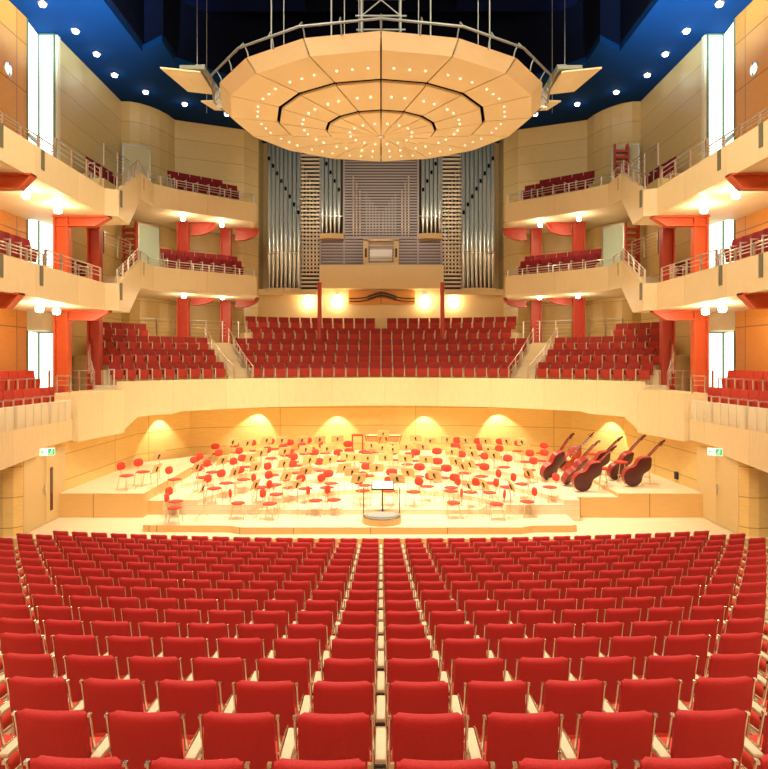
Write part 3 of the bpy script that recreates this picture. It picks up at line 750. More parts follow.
# ------------------------------------------------------------------ doors and signs
for s in (-1, 1):
    n = 1 if s < 0 else 2
    d = abs_thing('door_%d' % n, 'pale double door beside the stage %s' % ('with a tall dark slit window' if s < 0 else 'below an exit sign on the bass side'), None, kind='structure', base=(s * 10.2, 20.6, -4.95))
    X = 10.19
    for (a, b, k) in ((19.46, 20.72, 0), (20.74, 22.0, 1)):
        m = MB(); m.box(s * X - .02 * 1, s * X + .02, a, b, -4.93, -2.72); leaf = part(m, 'door_leaf', ['organ_maple'], d, bevel=.006)
    if s < 0:
        m = MB(); m.box(-10.165, -10.155, 20.98, 21.14, -4.6, -3.28); part(m, 'slit_window', ['door_slit'], leaf)
    for yy in (20.62,):
        m = MB(); m.box(s * 10.13 - .02, s * 10.13 + .02, yy - .02, yy + .02, -4.04, -3.72)
        m.tube([(s * 10.12, yy, -3.85), (s * 10.12, yy - .16, -3.85)], .014, 8); part(m, 'door_handle', ['steel'], leaf)
    if s > 0:
        m = MB(); m.box(10.08, 10.16, 23.3, 23.5, -4.05, -3.8)
        part(m, 'wall_socket', ['dark_metal'], d) if False else m.build('wall_socket', ['dark_metal'], label='small dark socket box on the stage wall behind the basses', cat='socket', bevel=.01)
    # exit sign hung below the fascia
    e = abs_thing('exit_sign', 'lit green and white exit sign over the stage door, %s side' % SIDE[s], 'exit sign', base=(s * 10.1, 20.6, -2.75))
    T = Matrix.Translation((s * 9.98, 20.42, -2.72)) @ Matrix.Rotation(R(-28 * s), 4, 'Z')
    m = MB(); m.box(-.2, .21, 0, .05, -.11, .11, 0, T); part(m, 'light_box', ['exit_white'], e, bevel=.01)
    m = MB()
    m.box(.02, .20, -.008, .0, -.09, .09, 0, T)
    part(m, 'green_field', ['exit_green'], e)
    m = MB()   # running figure and arrow
    m.lathe([(0, -.004), (.016, -.004), (.016, .004), (0, .004)], (0, 0, 0), 10, T=T @ Matrix.Translation((.13, -.012, .06)) @ Matrix.Rotation(PI / 2, 4, 'X'))
    m.tube([T @ Vector(p) for p in ((.125, -.012, .04), (.105, -.012, -.01))], .010, 6)
    m.tube([T @ Vector(p) for p in ((.105, -.012, -.01), (.135, -.012, -.03), (.125, -.012, -.07))], .008, 6)
    m.tube([T @ Vector(p) for p in ((.105, -.012, -.01), (.085, -.012, -.05), (.055, -.012, -.055))], .008, 6)
    m.tube([T @ Vector(p) for p in ((.09, -.012, .0), (.12, -.012, .03), (.155, -.012, .01))], .006, 6)
    part(m, 'running_figure', ['exit_white'], e)
    m = MB(); m.box(-.13, -.05, -.006, 0, -.012, .012, 0, T)
    vs = [T @ Vector(p) for p in ((-.18, -.006, 0), (-.12, -.006, .045), (-.12, -.006, -.045))]; m.add(vs, [(0, 1, 2)])
    part(m, 'arrow', ['exit_green'], e)
    m = MB(); m.tube([T @ Vector((x, .03, .12)) for x in (0,)] + [T @ Vector((0, .03, .2))], .012, 6); part(m, 'bracket', ['steel'], e)
    # round sign lamps on the orange wall
    o = abs_thing('wall_lamp', 'round pale-lit lamp on the orange wall by the top window, %s side' % SIDE[s], 'lamp', base=(s * 12.78, 23.35, 9.7))
    T = Matrix.Translation((s * 12.78, 23.35, 9.98)) @ Matrix.Rotation(-s * PI / 2, 4, 'Y')
    m = MB(); m.lathe([(0, .10), (.12, .09), (.19, .05), (.21, .0)], n=20, T=T); part(m, 'glass_dome', ['exit_white'], o)
    m = MB(); m.lathe([(.21, .0), (.24, .0), (.24, .04), (.21, .04)], n=20, T=T); part(m, 'lamp_rim', ['steel'], o)
    m = MB(); m.tube([T @ Vector((-.21, 0, .08)), T @ Vector((.21, 0, .08))], .018, 6); part(m, 'guard_bar', ['dark_metal'], o)
    # gallery doors
    for lv, (z0, z1) in ((3, (7.3, 10.3)), (2, (3.7, 6.55))):
        a, b = Vector((s * 12.25, 32.35)), Vector((s * 11.15, 33.05))
        if lv == 2: a, b = Vector((s * 11.6, 32.55)), Vector((s * 10.8, 33.4))
        dd = (b - a); u = dd.normalized(); nn = Vector((-s * abs(u.y), -abs(u.x)))
        d = abs_thing('door_%d' % (n + (2 if lv == 3 else 4)), 'pale green glazed door in the curved bay, %s gallery, %s side' % (LV[lv], SIDE[s]), None, kind='structure', base=(a.x, a.y, z0))
        q = [a, b, b - nn * .06, a - nn * .06]
        m = MB(); m.prism([tuple(p) for p in q], z0, z1); part(m, 'door_leaf', ['door_glass' if lv == 2 else 'door_olive'], d)
        m = MB()
        for (p0, p1) in ((a, a + u * .06), (b - u * .06, b)):
            m.prism([tuple(p) for p in (p0 + nn * .02, p1 + nn * .02, p1, p0)], z0, z1)
        m.prism([tuple(p) for p in (a + nn * .02, b + nn * .02, b, a)], z1 - .06, z1 + .02)
        part(m, 'door_frame', ['steel'], d)
        if lv == 2 or s > 0:   # red stair seen beside the door
            c = a - u * .1 if lv == 2 else (a + b) / 2 + nn * .08
            c = Vector((s * 11.75, 32.0)) if lv == 2 else Vector((s * 11.35, 32.3))
            st = abs_thing('steel_stair', 'red open-tread steel stair beside the %s gallery door, %s side' % (LV[lv], SIDE[s]), 'stairs', base=(c.x, c.y, z0))
            m = MB(); m.box(c.x - .32, c.x - .27, c.y - .1, c.y + .1, z0, z1 - .05); m.box(c.x + .25, c.x + .33, c.y - .14, c.y + .14, z0, z1 - .05); part(m, 'stringer', ['column_red'], st)
            for k in range(9):
                z = z0 + .12 + k * (z1 - z0 - .3) / 9
                m = MB(); m.box(c.x - .3, c.x + .3, c.y - .22, c.y + .14, z, z + .12); part(m, 'stair_tread', ['column_red'], st)

# ------------------------------------------------------------------ globe lamps under the galleries and on the back wall
def globe(x, y, z, label, power=60, col=(1, .80, .50), group='lamps under the galleries', r=.10, wall=False):
    o = abs_thing('gallery_lamp', label, 'lamp', group, base=(x, y, z))
    m = MB(); m.lathe([(0, -.02), (r * .8, 0), (r, .05), (r, .14), (r * .7, .18), (0, .19)], (x, y, z - .02), 16); part(m, 'lamp_shade', ['lamp_glow'], o)
    m = MB(); m.lathe([(.0, .18), (.035, .18), (.035, .25), (.07, .26), (.07, .28), (0, .28)], (x, y, z - .02), 12); part(m, 'lamp_stem', ['steel'], o)
    if wall:
        m = MB(); m.tube([(x, y, z + .22), (x, 37.6, z + .22)], .03, 8); m.box(x - .08, x + .08, 37.56, 37.6, z + .12, z + .32); part(m, 'wall_bracket', ['steel'], o)
    if power: light('lamp_light', 'POINT', (x, y, z - .2), power, col, size=.12)
for s in (-1, 1):
    sd = SIDE[s]
    for (X, Y, zs, a) in ((9.05, 31.2, 6.68, 'curved bay'), (7.6, 32.6, 6.68, 'organ')):
        globe(s * X, Y, zs - .25, 'glowing globe lamp under the top rear gallery nearer the %s, %s side' % (a, sd), 48)
    for (X, Y, zs, a) in ((9.0, 31.2, 3.14, 'curved bay'), (7.55, 32.5, 3.21, 'organ')):
        globe(s * X, Y, zs - .25, 'glowing globe lamp under the middle rear gallery nearer the %s, %s side' % (a, sd), 48)
    for (X, Y, zs, a, b) in ((10.5, 20.2, 5.09, 'top', 'front'), (10.5, 22.2, 5.09, 'top', 'rear'), (10.5, 21.0, 1.79, 'middle', 'front'), (10.5, 22.1, 1.79, 'middle', 'rear')):
        globe(s * X, Y, zs - .26, 'glowing globe lamp below the %s side gallery, %s of the pair, %s side' % (a, b, sd), 60, r=.12)
    for x, nm in ((2.4, 'inner'), (3.98, 'outer')):
        globe(s * x, 37.35, 3.4, 'bright lamp on the wall under the organ, %s of the pair, %s side' % (nm, sd), 45, group='lamps under the organ', r=.13, wall=True)
# ------------------------------------------------------------------ pipe organ
OY = 38.0
def ox(px): return (px - 381.5) / F * OY
org = abs_thing('pipe_organ', 'large concert pipe organ with tin pipe towers and slatted screens on the back wall', 'pipe organ', base=(0, OY, 3.95))
def pipe(x, r, z0, z1, foot, mouth, mat='pipe_tin', y=None, band=True):
    y = OY - .35 if y is None else y
    m = MB()
    m.lathe([(r * .25, z0), (r * .95, z0 + foot), (r, z0 + foot + .05), (r, z1), (0, z1)], (x, y, 0), 10)
    if mouth:
        m.box(x - r * .62, x + r * .62, y - r - .015, y - r * .5, mouth, mouth + r * 2.0, 1)
    part(m, 'organ_pipe', [mat, 'void_black'], org)
for s in (-1, 1):
    for i in range(8):       # great towers
        px = 271 + i * 4.15; x = ox(px) * (1 if s < 0 else -1)
        my = 163 + 57 * i / 7.5
        pipe(x, .105, 4.0, 12.3, 1.6, (361 - my) * OY / F, y=OY - .35 - .12 * math.sin(PI * i / 7))
        # back row between
        if i < 7: pipe(x - s * .115, .07, 4.0, 12.2, 1.3, None, y=OY - .08)
    for i in range(5):
        px = 323.6 + i * 4.1; x = ox(px) * (1 if s < 0 else -1)
        my = 160 + 34 * i / 4
        pipe(x, .10, 7.0, 12.2, .8, (361 - my) * OY / F, y=OY - .42)
    # tower shoes
    m = MB(); a, b = sorted((s * ox(381.5 + 80.5), s * ox(381.5 + 113.5)))
    pts = [(a, OY), (a, OY - .45)] + [(a + (b - a) * t / 8, OY - .45 - .25 * math.sin(PI * t / 8)) for t in range(1, 8)] + [(b, OY - .45), (b, OY)]
    m.prism(pts, 3.72, 4.0); part(m, 'tower_base', ['organ_maple'], org)
    m = MB(); a, b = sorted((s * ox(381.5 + 37), s * ox(381.5 + 60.5)))
    pts = [(a, OY), (a, OY - .45)] + [(a + (b - a) * t / 8, OY - .45 - .2 * math.sin(PI * t / 8)) for t in range(1, 8)] + [(b, OY - .45), (b, OY)]
    m.prism(pts, 6.72, 7.0); part(m, 'tower_base', ['organ_maple'], org)
    # horizontal ties
    for (x0, x1, z, y) in ((81, 113, 5.95, OY - .52), (38, 60, 7.95, OY - .54)):
        m = MB(); m.tube([(s * ox(381.5 + x0), y, z), (s * ox(381.5 + x1), y, z)], .035, 6); part(m, 'tie_bar', ['steel'], org)
    # gold side pipes
    for i in range(5):
        x = s * ox(381.5 + 64 + i * 3.5); z1 = (361 - (165 + (4 - i) * 7)) * OY / F
        pipe(x, .045, 4.75, z1, .5, None, 'pipe_gold', OY - .03)
    for i in range(3):
        x = s * ox(381.5 + 21 + i * 3.3); z1 = (361 - (176 + (2 - i) * 7)) * OY / F
        pipe(x, .04, 6.95, z1, .4, None, 'pipe_gold', OY - .03)
    for i in range(5):
        x = s * ox(381.5 + 2 + i * 3.1); z1 = (361 - (211 - i * 4.2)) * OY / F
        pipe(x, .045, 6.95, z1, .5, None, 'pipe_tin', OY - .03)
def slats(x0, x1, z0, z1, pitch, mats, y=None, th=.5, name='slatted_screen'):
    y = OY - .12 if y is None else y
    m = MB(); z = z0
    while z < z1:
        m.box(x0, x1, y, y + .05, z, z + pitch * th); z += pitch
    part(m, name, mats, org)
for s in (-1, 1):
    a, b = sorted((s * ox(381.5 + 61.5), s * ox(381.5 + 80)))
    slats(a, b, 4.1, 12.2, .22, ['slat_bronze'])
slats(ox(345.5), ox(417.5), 6.85, 12.2, .155, ['slat_grey'], OY - .12)
slats(ox(320), ox(443), 5.3, 6.8, .165, ['slat_grey'], OY - .14, .6)
m = MB(); m.box(-6.3, 6.3, OY + .25, OY + .5, 3.95, 12.3); part(m, 'organ_case', ['organ_dark'], org)
m = MB()
for px in (321, 344.5, 418.5, 442, 301, 462): m.box(ox(px) - .04, ox(px) + .04, OY - .2, OY + .25, 4.0, 12.3)
part(m, 'case_frame', ['slat_grey'], org)
# console niche
m = MB(); a, b = ox(364), ox(399)
m.box(a, a + .28, OY - .4, OY, 5.3, 6.72); m.box(b - .28, b, OY - .4, OY, 5.3, 6.72); m.box(a, b, OY - .4, OY, 6.6, 6.72); m.box(a, b, OY - .45, OY, 5.25, 5.42)
m.box(a + .28, b - .28, OY - .06, OY, 5.4, 6.6)
cc = part(m, 'console_case', ['organ_maple'], org, bevel=.01)
m = MB(); m.box(a + .36, b - .36, OY - .38, OY - .3, 5.75, 6.15); part(m, 'music_rest', ['white_paper'], cc)
for k in range(3):
    m = MB(); m.box(a + .36, b - .36, OY - .5 + .06 * k, OY - .3, 5.48 + .09 * k, 5.53 + .09 * k); part(m, 'keyboard', ['drum_skin'], cc)
m = MB(); m.box(a + .08, a + .2, OY - .42, OY - .4, 5.7, 6.2); m.box(b - .2, b - .08, OY - .42, OY - .4, 5.7, 6.2); part(m, 'stop_panel', ['organ_dark'], cc)
# gallery front below the organ
m = MB(); m.box(ox(321.5), ox(442.5), 37.05, 37.3, 3.92, 5.22); m.box(ox(321.5), ox(442.5), 37.3, 38.0, 3.92, 4.2)
m.build('organ_parapet', ['organ_maple'], bevel=.02, kind='structure', label='plain light wood parapet below the organ console')
m = MB(); m.box(-6.6, -3.5, 37.2, 38.4, 3.6, 3.75); m.box(3.5, 6.6, 37.2, 38.4, 3.6, 3.75)
m.build('organ_ledge', ['organ_maple'], kind='structure', label='narrow wood ledge carrying the outer organ towers')
# fan of horizontal trumpets in the niche
fan = abs_thing('trumpet_fan', 'arched row of small dark organ trumpets in the niche under the organ parapet', 'organ pipes', base=(0, 37.5, 3.15))
m = MB(); m.box(ox(349.5), ox(415), 37.5, 37.6, 3.12, 3.85); part(m, 'niche_panel', ['warm_orange_panel'], fan)
for r_ in (0, 1):
    m = MB(); pts = [(ox(350 + 65 * t / 30), 37.42, 3.42 - .16 * r_ + .30 * math.exp(-((t - 15) / 6.0) ** 2)) for t in range(31)]
    m.tube(pts, .03, 6); part(m, 'mounting_rail', ['organ_dark'], fan)
    for t in range(9, 22):
        p = pts[t]
        m = MB(); m.tube([(p[0], 37.5, p[2]), (p[0], 37.34, p[2] + .01)], [.02, .065], 10); part(m, 'trumpet_bell', ['organ_dark'], fan)

# ------------------------------------------------------------------ reflector canopy over the stage
CY = 24.0
can = abs_thing('ceiling_reflector', 'great sixteen-sided pale wood sound reflector hanging over the stage', 'sound reflector', base=(0, CY, 7.85))
def cp(r, k, z): t = k * PI / 8; return Vector((r * math.sin(t), CY - r * math.cos(t), z))
def panel(r0, z0, r1, z1, k, rim=None, th=.07, g=.024):
    """sector panel between radii r0 > r1; rim = (radius, height) of the outer upright face"""
    m = MB()
    def q(r, kk, z, sgn):
        a = cp(r, kk, z); b = cp(r, kk + sgn, z); d = (b - a)
        return a + d.normalized() * min(g, r * .1) if r > .02 else a
    A = q(r0, k, z0, 1); B = q(r0, k + 1, z0, -1); D = q(r1, k, z1, 1); C_ = q(r1, k + 1, z1, -1)
    lo = [A, B, C_, D]
    hi = [p + Vector((0, 0, th)) for p in lo]
    if rim:
        E_, G_ = q(rim[0], k, rim[1], 1), q(rim[0], k + 1, rim[1], -1)
        m.add([A, B, G_, E_], [(0, 1, 2, 3)])
        cE, cG = cp(rim[0] - .06, k, rim[1]), cp(rim[0] - .06, k + 1, rim[1])
        m.add([E_, G_, cG, cE], [(0, 1, 2, 3)])
        m.add([cE, cG, hi[1], hi[0]], [(0, 1, 2, 3)])
    m.add(lo + hi, [(0, 1, 2, 3), (4, 5, 6, 7), (0, 1, 5, 4), (2, 3, 7, 6), (1, 2, 6, 5), (0, 3, 7, 4)])
    part(m, 'reflector_panel', ['canopy_maple'], can)
for k in range(16):
    panel(5.25, 8.54, 3.66, 8.41, k, rim=(5.6, 8.9))
    panel(3.55, 8.345, 1.96, 8.12, k)
    panel(1.87, 8.045, .06, 7.88, k)
m = MB()   # dark sheet added above the panels so their gaps look shaded
m.lathe([(0, 8.55), (1.9, 8.5), (3.6, 8.75), (5.2, 8.8)], (0, CY, 0), 16, sm=False)
part(m, 'gap_backing', ['void_black'], can)
m = MB(); m.lathe([(0, 7.84), (.12, 7.85), (.14, 7.9), (0, 7.92)], (0, CY, 0), 12); part(m, 'centre_boss', ['steel'], can)
def spotlet(r, k, zf):
    p = cp(r, k, 0)
    m = MB(); m.lathe([(0, zf - .012), (.038, zf - .012), (.04, zf + .03)], (p.x, p.y, 0), 10); part(m, 'spot_lens', ['spot_glow'], can)
for k in range(16):
    for d in (.22, .5, .78): 
        r = 4.35 * math.cos(PI / 16) / math.cos((d - .5) * PI / 8); spotlet(r, k + d, 8.41 + (r - 3.6) / 1.65 * .13 - .02)
    for d in (.3, .7): spotlet(2.75, k + d, 8.12 + .8 / 1.54 * .19 - .02)
    spotlet(1.1, k + .5, 7.945)
# tube rail round the rim with curved hangers
m = MB(); m.tube([cp(5.86, k, 9.1) for k in range(17)], .038, 8); part(m, 'rim_rail', ['rail_grey'], can)
for k in range(32):
    a = cp(5.5, k / 2, 8.86); b = cp(5.86 * (math.cos(PI / 16) if k % 2 else 1), k / 2, 9.1); rr = (b - a); 
    m = MB(); m.tube([a, a + Vector((0, 0, .18)) + rr * .15, a + Vector((0, 0, .30)) + rr * .55, b], .022, 6); part(m, 'rail_hanger', ['rail_grey'], can)
# wing panels
for s in (-1, 1):
    w = abs_thing('wing_reflector', 'small tilted reflector panel hung beside the great one, %s side' % SIDE[s], 'sound reflector', base=(s * 6.5, 23.5, 9.5))
    m = MB(); q = [(s * 7.12, 22.0, 9.43), (s * 5.9, 22.3, 9.42), (s * 5.97, 24.5, 9.55), (s * 6.9, 24.4, 9.62)]
    vs = q + [(x, y, z + .05) for x, y, z in q]
    m.add(vs, [(0, 1, 2, 3), (4, 5, 6, 7), (0, 1, 5, 4), (1, 2, 6, 5), (2, 3, 7, 6), (3, 0, 4, 7)]); part(m, 'panel_face', ['canopy_maple'], w)
    m = MB(); m.box(min(s * 6.55, s * 5.75), max(s * 6.55, s * 5.75), 22.2, 22.35, 9.5, 9.62); m.tube([(s * 5.8, 22.3, 9.58), (s * 5.8, 24.5, 9.66)], .07, 6); part(m, 'panel_frame', ['grey_panel'], w)
    m = MB(); q = [(s * 6.75, 25.6, 9.72), (s * 6.1, 25.3, 9.62), (s * 6.05, 26.6, 9.75), (s * 6.5, 26.7, 9.8)]
    vs = q + [(x, y, z + .05) for x, y, z in q]
    m.add(vs, [(0, 1, 2, 3), (4, 5, 6, 7), (0, 1, 5, 4), (1, 2, 6, 5), (2, 3, 7, 6), (3, 0, 4, 7)]); part(m, 'panel_face', ['canopy_maple'], w)
    m = MB(); m.box(min(s * 5.75, s * 6.05), max(s * 5.75, s * 6.05), 22.3, 26.6, 9.6, 9.68); m.box(min(s * 5.6, s * 5.9), max(s * 5.6, s * 5.9), 24.2, 24.4, 9.05, 9.65); part(m, 'support_arm', ['steel'], w)
    m = MB(); m.tube([(s * 6.3, 23.4, 9.55), (s * 6.3, 23.4, 17.5)], .012, 5); part(m, 'hanging_cable', ['steel'], w)
# suspension cables and chains
i = 0
for px, Y, r_ in ((271.5, 21, .022), (284, 20.6, .014), (331.5, 19.6, .022), (344.5, 19.5, .014), (359, 19.4, .014), (418.5, 19.4, .014), (430.5, 19.6, .022), (478, 20.6, .014), (489.5, 21, .022), (552, 26.5, .012), (207, 26.5, .012)):
    X = (px - 381) / F * Y; i += 1
    z0 = 9.62 if abs(X) > 6 else 8.98
    if abs(X) <= 6:
        th = math.atan2(X, CY - Y)
    m = MB(); m.tube([(X, Y, z0), (X, Y, 17.49)], r_, 6)
    m.build('suspension_cable', ['cable_grey'], label='thin %s rising from the reflector into the dark void, %s of the row' % ('steel cable' if r_ < .02 else 'link chain', ORD[i]), cat='cable', group='cables holding the reflector')
# lighting truss above
t = abs_thing('lighting_truss', 'open metal truss frame hanging above the reflector centre', 'truss', base=(0, 19.5, 9.2))
for x in (-.55, .55):
    for y in (19.2, 20.0):
        m = MB(); m.tube([(x, y, 9.25), (x, y, 11.6)], .03, 6); part(m, 'upright', ['cable_grey'], t)
for z in (9.7, 10.6, 11.5):
    m = MB()
    for y in (19.2, 20.0): m.tube([(-.72, y, z), (.72, y, z)], .028, 6)
    for x in (-.55, .55): m.tube([(x, 19.2, z), (x, 20.0, z)], .02, 6)
    part(m, 'cross_bar', ['cable_grey'], t)
m = MB(); m.tube([(-.55, 19.2, 9.7), (.55, 19.2, 10.6)], .018, 6); m.tube([(.55, 19.2, 9.7), (-.55, 19.2, 10.6)], .018, 6); m.tube([(0, 19.2, 9.1), (0, 19.2, 9.7)], .03, 6)
part(m, 'brace', ['cable_grey'], t)
# ------------------------------------------------------------------ orchestra
def zone(X, Y):
    a = abs(X)
    if a > 7.5 and Y > 21.6: return -4.19, 'high riser'
    if X > 6.15 and Y > 21.6: return -4.31, 'bass riser'
    if X < -6.75 and Y > 22: return -4.5, 'narrow riser step'
    if Y < 21.12: return -4.75, 'front platform'
    r = math.hypot(X, Y - 19.5)
    for rr, z, n in ((4.2, -4.6, 'first curved riser'), (5.9, -4.45, 'second curved riser'), (7.6, -4.3, 'third curved riser'), (99, -4.15, 'rear riser')):
        if r < rr: return z, n
CH= [(-7.13, 29.72), (-6.88, 25.66), (-5.82, 23.59), (-5.05, 22.31), (-5.22, 21.38), (-5.83, 27.52), (-4.88, 24.76), (-4.62, 22.99), (-3.79, 21.54), (-4.31, 20.61), (-5.2, 28.08), (-4.5, 28.66), (-3.78, 23.86), (-3.43, 22.0), (-3.25, 21.21), (-3.34, 20.53), (-3.01, 24.35), (-2.45, 22.17), (-2.01, 21.02), (-4.17, 25.91), (-3.1, 25.04), (-2.19, 24.85), (-0.43, 23.74), (-1.44, 21.1), (-0.59, 21.78), (0.24, 21.78), (1.03, 21.61), (0.98, 25.35), (-0.49, 25.38), (-1.68, 23.08), (3.17, 29.03), (4.02, 28.73), (4.91, 28.55), (5.6, 27.97), (2.14, 23.31), (2.29, 22.33), (2.23, 21.73), (2.2, 20.67), (2.82, 21.56), (3.63, 22.33), (3.98, 21.62), (3.41, 21.5), (3.47, 20.49), (4.46, 20.83), (5.34, 21.61), (5.3, 24.99), (-8.27, 22.21), (-8.01, 22.97), (-7.04, 23.29), (-6.27, 20.87), (-6.03, 19.96), (-3.76, 28.21), (-3.01, 28.92), (-3.35, 25.98), (-2.54, 26.27), (-2.98, 22.33), (-1.21, 26.57), (0.37, 23.36), (1.28, 23.58), (-1.77, 22.34), (2.16, 26.57), (2.03, 24.94), (1.52, 22.54), (5.23, 24.08), (6.69, 28.5), (6.17, 26.31), (-1.58, 26.23), (-0.61, 25.95)]
ST= [(-2.5, 27.81), (-1.79, 28.03), (0.1, 30.02), (1.43, 28.18), (1.97, 27.31), (2.69, 27.81), (-2.85, 25.85), (-2.07, 26.05), (0.05, 26.39), (0.99, 26.65), (1.64, 26.66), (-2.52, 24.17), (-1.81, 24.27), (-1.26, 25.17), (-0.96, 24.73), (-0.48, 24.53), (0.15, 24.73), (1.6, 24.27), (0.87, 24.47), (-1.26, 23.38), (-2.5, 22.69), (-0.95, 22.43), (-0.7, 21.27), (-0.15, 23.29), (0.88, 22.34), (0.51, 21.16), (1.71, 21.82), (-5.85, 26.93), (-5.22, 26.64), (-4.62, 27.55), (-4.0, 27.55), (-3.19, 27.55), (-4.37, 24.87), (-3.58, 25.36), (-3.32, 23.33), (-5.35, 23.05), (-4.14, 22.55), (-4.62, 21.52), (-3.01, 21.68), (-5.84, 21.67), (-5.36, 20.51), (-3.86, 21.02), (-2.59, 20.96), (3.42, 27.56), (4.18, 27.25), (5.02, 27.25), (5.57, 26.94), (2.73, 22.76), (3.17, 21.04), (2.69, 20.85), (3.95, 20.7), (4.62, 21.35), (-7.58, 23.28), (-7.4, 22.52)]
def blob(m, sx, sy, sz, T, mi=0, p=2.6, nu=14, nv=7):
    def fn(u, v):
        a = 2 * PI * u; b = PI * (v - .5)
        c = lambda t: math.copysign(abs(t) ** (2 / p), t)
        return T @ Vector((sx * c(math.cos(b)) * c(math.cos(a)), sy * c(math.cos(b)) * c(math.sin(a)), sz * c(math.sin(b))))
    m.grid(fn, nu, nv, mi)
oc = thing('orchestra_chair', (0, 0, 0), 0, 'x', 'chair')
m = MB(); blob(m, .225, .205, .032, Matrix.Translation((0, 0, .46))); m.build('seat', ['chair_red'], oc)
m = MB(); blob(m, .20, .03, .13, Matrix.Translation((0, -.235, .76)) @ Matrix.Rotation(.15, 4, 'X')); m.build('backrest', ['chair_red'], oc)
for x in (-.19, .19):
    m = MB(); m.tube([(x, .19, 0), (x * .95, .16, .43), (x * .9, -.14, .44), (x, -.24, 0)], .012, 6); m.build('leg', ['warm_metal'], oc)
m = MB(); m.tube([(0, -.12, .435), (0, -.23, .5), (0, -.255, .72)], .014, 6); m.tube([(-.18, -.14, .44), (.18, -.14, .44)], .011, 6); m.build('back_support', ['warm_metal'], oc)
ms = thing('music_stand', (0, 0, 0), 0, 'x', 'music stand')
T = Matrix.Translation((0, 0, .95)) @ Matrix.Rotation(R(-22), 4, 'X')
m = MB(); m.box(-.25, .25, -.01, .01, -.15, .17, 0, T); m.box(-.25, .25, -.07, 0, -.16, -.14, 0, T); dk = m.build('desk', ['stand_wood'], ms, bevel=.006)
m = MB(); m.box(-.03, .03, .01, .045, -.09, .07, 0, T); m.build('clamp', ['dark_metal'], dk, bevel=.008)
m = MB(); m.tube([(0, .03, .2), (0, .03, .95)], .012, 6)
for k in range(3):
    t = k * 2 * PI / 3 + .5; m.tube([(0, .03, .22), (.26 * math.cos(t), .03 + .26 * math.sin(t), .012)], .009, 5)
m.build('tripod', ['warm_metal'], ms)
CH = list(CH); ST = list(ST); rr = random.Random(11)
for r_ in (2.5, 3.6, 4.9, 6.2, 7.4):
    n_ = int(2.7 * r_ / .85)
    for q in range(n_ + 1):
        t = -1.35 + 2.7 * q / n_; X, Y = r_ * math.sin(t) + rr.uniform(-.1, .1), 20.3 + r_ * math.cos(t) + rr.uniform(-.1, .1)
        if Y > 21.3 and -6.5 < X < 5.0 and len(CH) < 104 and all(math.hypot(X - a, Y - b) > .74 for a, b in CH) and all(math.hypot(X - a, Y - b) > .42 for a, b in ST) and Y < 29.3:
            CH.append((X, Y)); d_ = math.hypot(X, Y - 20.2); X2, Y2 = X - X / d_ * .62, Y - (Y - 20.2) / d_ * .62
            if all(math.hypot(X2 - a, Y2 - b) > .5 for a, b in CH + ST) and math.hypot(X2, Y2 - 20.6) > 1: ST.append((X2, Y2))
byz = {}
for X, Y in CH: byz.setdefault(zone(X, Y)[1], []).append((X, Y))
random.seed(3)
for zn, L in byz.items():
    for i, (X, Y) in enumerate(sorted(L, key=lambda p: -p[0])):
        rz = math.atan2(X, 20.2 - Y) + random.uniform(-.25, .25)     # faces the conductor
        place(oc, (X, Y, zone(X, Y)[0] + .001), rz + 0, 'red padded orchestra chair on the %s, %s counted from the bass side' % (zn, ORD[i + 1]), 'orchestra chairs on the stage')
byz = {}
for X, Y in ST: byz.setdefault(zone(X, Y)[1], []).append((X, Y))
for zn, L in byz.items():
    for i, (X, Y) in enumerate(sorted(L, key=lambda p: -p[0])):
        rz = math.atan2(X, 20.2 - Y) + random.uniform(-.2, .2)
        place(ms, (X, Y, zone(X, Y)[0] + .001), rz, 'wooden music stand on the %s, %s counted from the bass side' % (zn, ORD[i + 1]), 'music stands on the stage')
# conductor's place
cpd = abs_thing('conductor_podium', 'round wooden conductor podium with grey top and thin safety rail', 'podium', base=(.02, 20.15, -4.75))
m = MB(); m.lathe([(.0, -4.75), (.58, -4.75), (.58, -4.58), (0, -4.58)], (.02, 20.15, 0), 32, sm=False); part(m, 'base', ['plinth_wood'], cpd)
m = MB(); m.lathe([(.54, -4.578), (.54, -4.56), (0, -4.56)], (.02, 20.15, 0), 32, sm=False); part(m, 'top_carpet', ['grey_carpet'], cpd)
pr = [(.02 + .54 * math.sin(t), 20.15 - .54 * math.cos(t)) for t in [R(a) for a in range(-100, 101, 20)]]
for x in (-.51, .55):
    m = MB(); m.tube([(x, 20.1, -4.58), (x, 20.1, -3.72)], .014, 8); part(m, 'rail_post', ['dark_metal'], cpd)
m = MB(); m.tube([(x, y, -4.50) for x, y in pr], .03, 8); part(m, 'kick_rail', ['grey_panel'], cpd)
cd = abs_thing('conductor_desk', 'conductor music desk holding an open white score behind the podium', 'music stand', base=(.05, 21.0, -4.75))
m = MB(); m.tube([(.05, 21.0, -4.55), (.05, 21.0, -3.85)], .02, 8); m.lathe([(0, -4.75), (.2, -4.75), (.2, -4.73), (.03, -4.70), (.02, -4.5)], (.05, 21.0, 0), 16); part(m, 'pole', ['dark_metal'], cd)
T = Matrix.Translation((.05, 20.98, -3.82)) @ Matrix.Rotation(R(28), 4, 'X')
m = MB(); m.box(-.34, .34, -.2, .2, -.012, .0, 0, T); m.box(-.34, .34, -.215, -.195, -.02, .03, 0, T); part(m, 'desk', ['dark_metal'], cd)
m = MB(); m.box(-.31, -.005, -.18, .18, .0, .018, 0, T); m.box(.005, .31, -.18, .18, .0, .018, 0, T); m.build('open_score', ['white_paper'], label='open white score lying on the conductor desk', cat='sheet music')

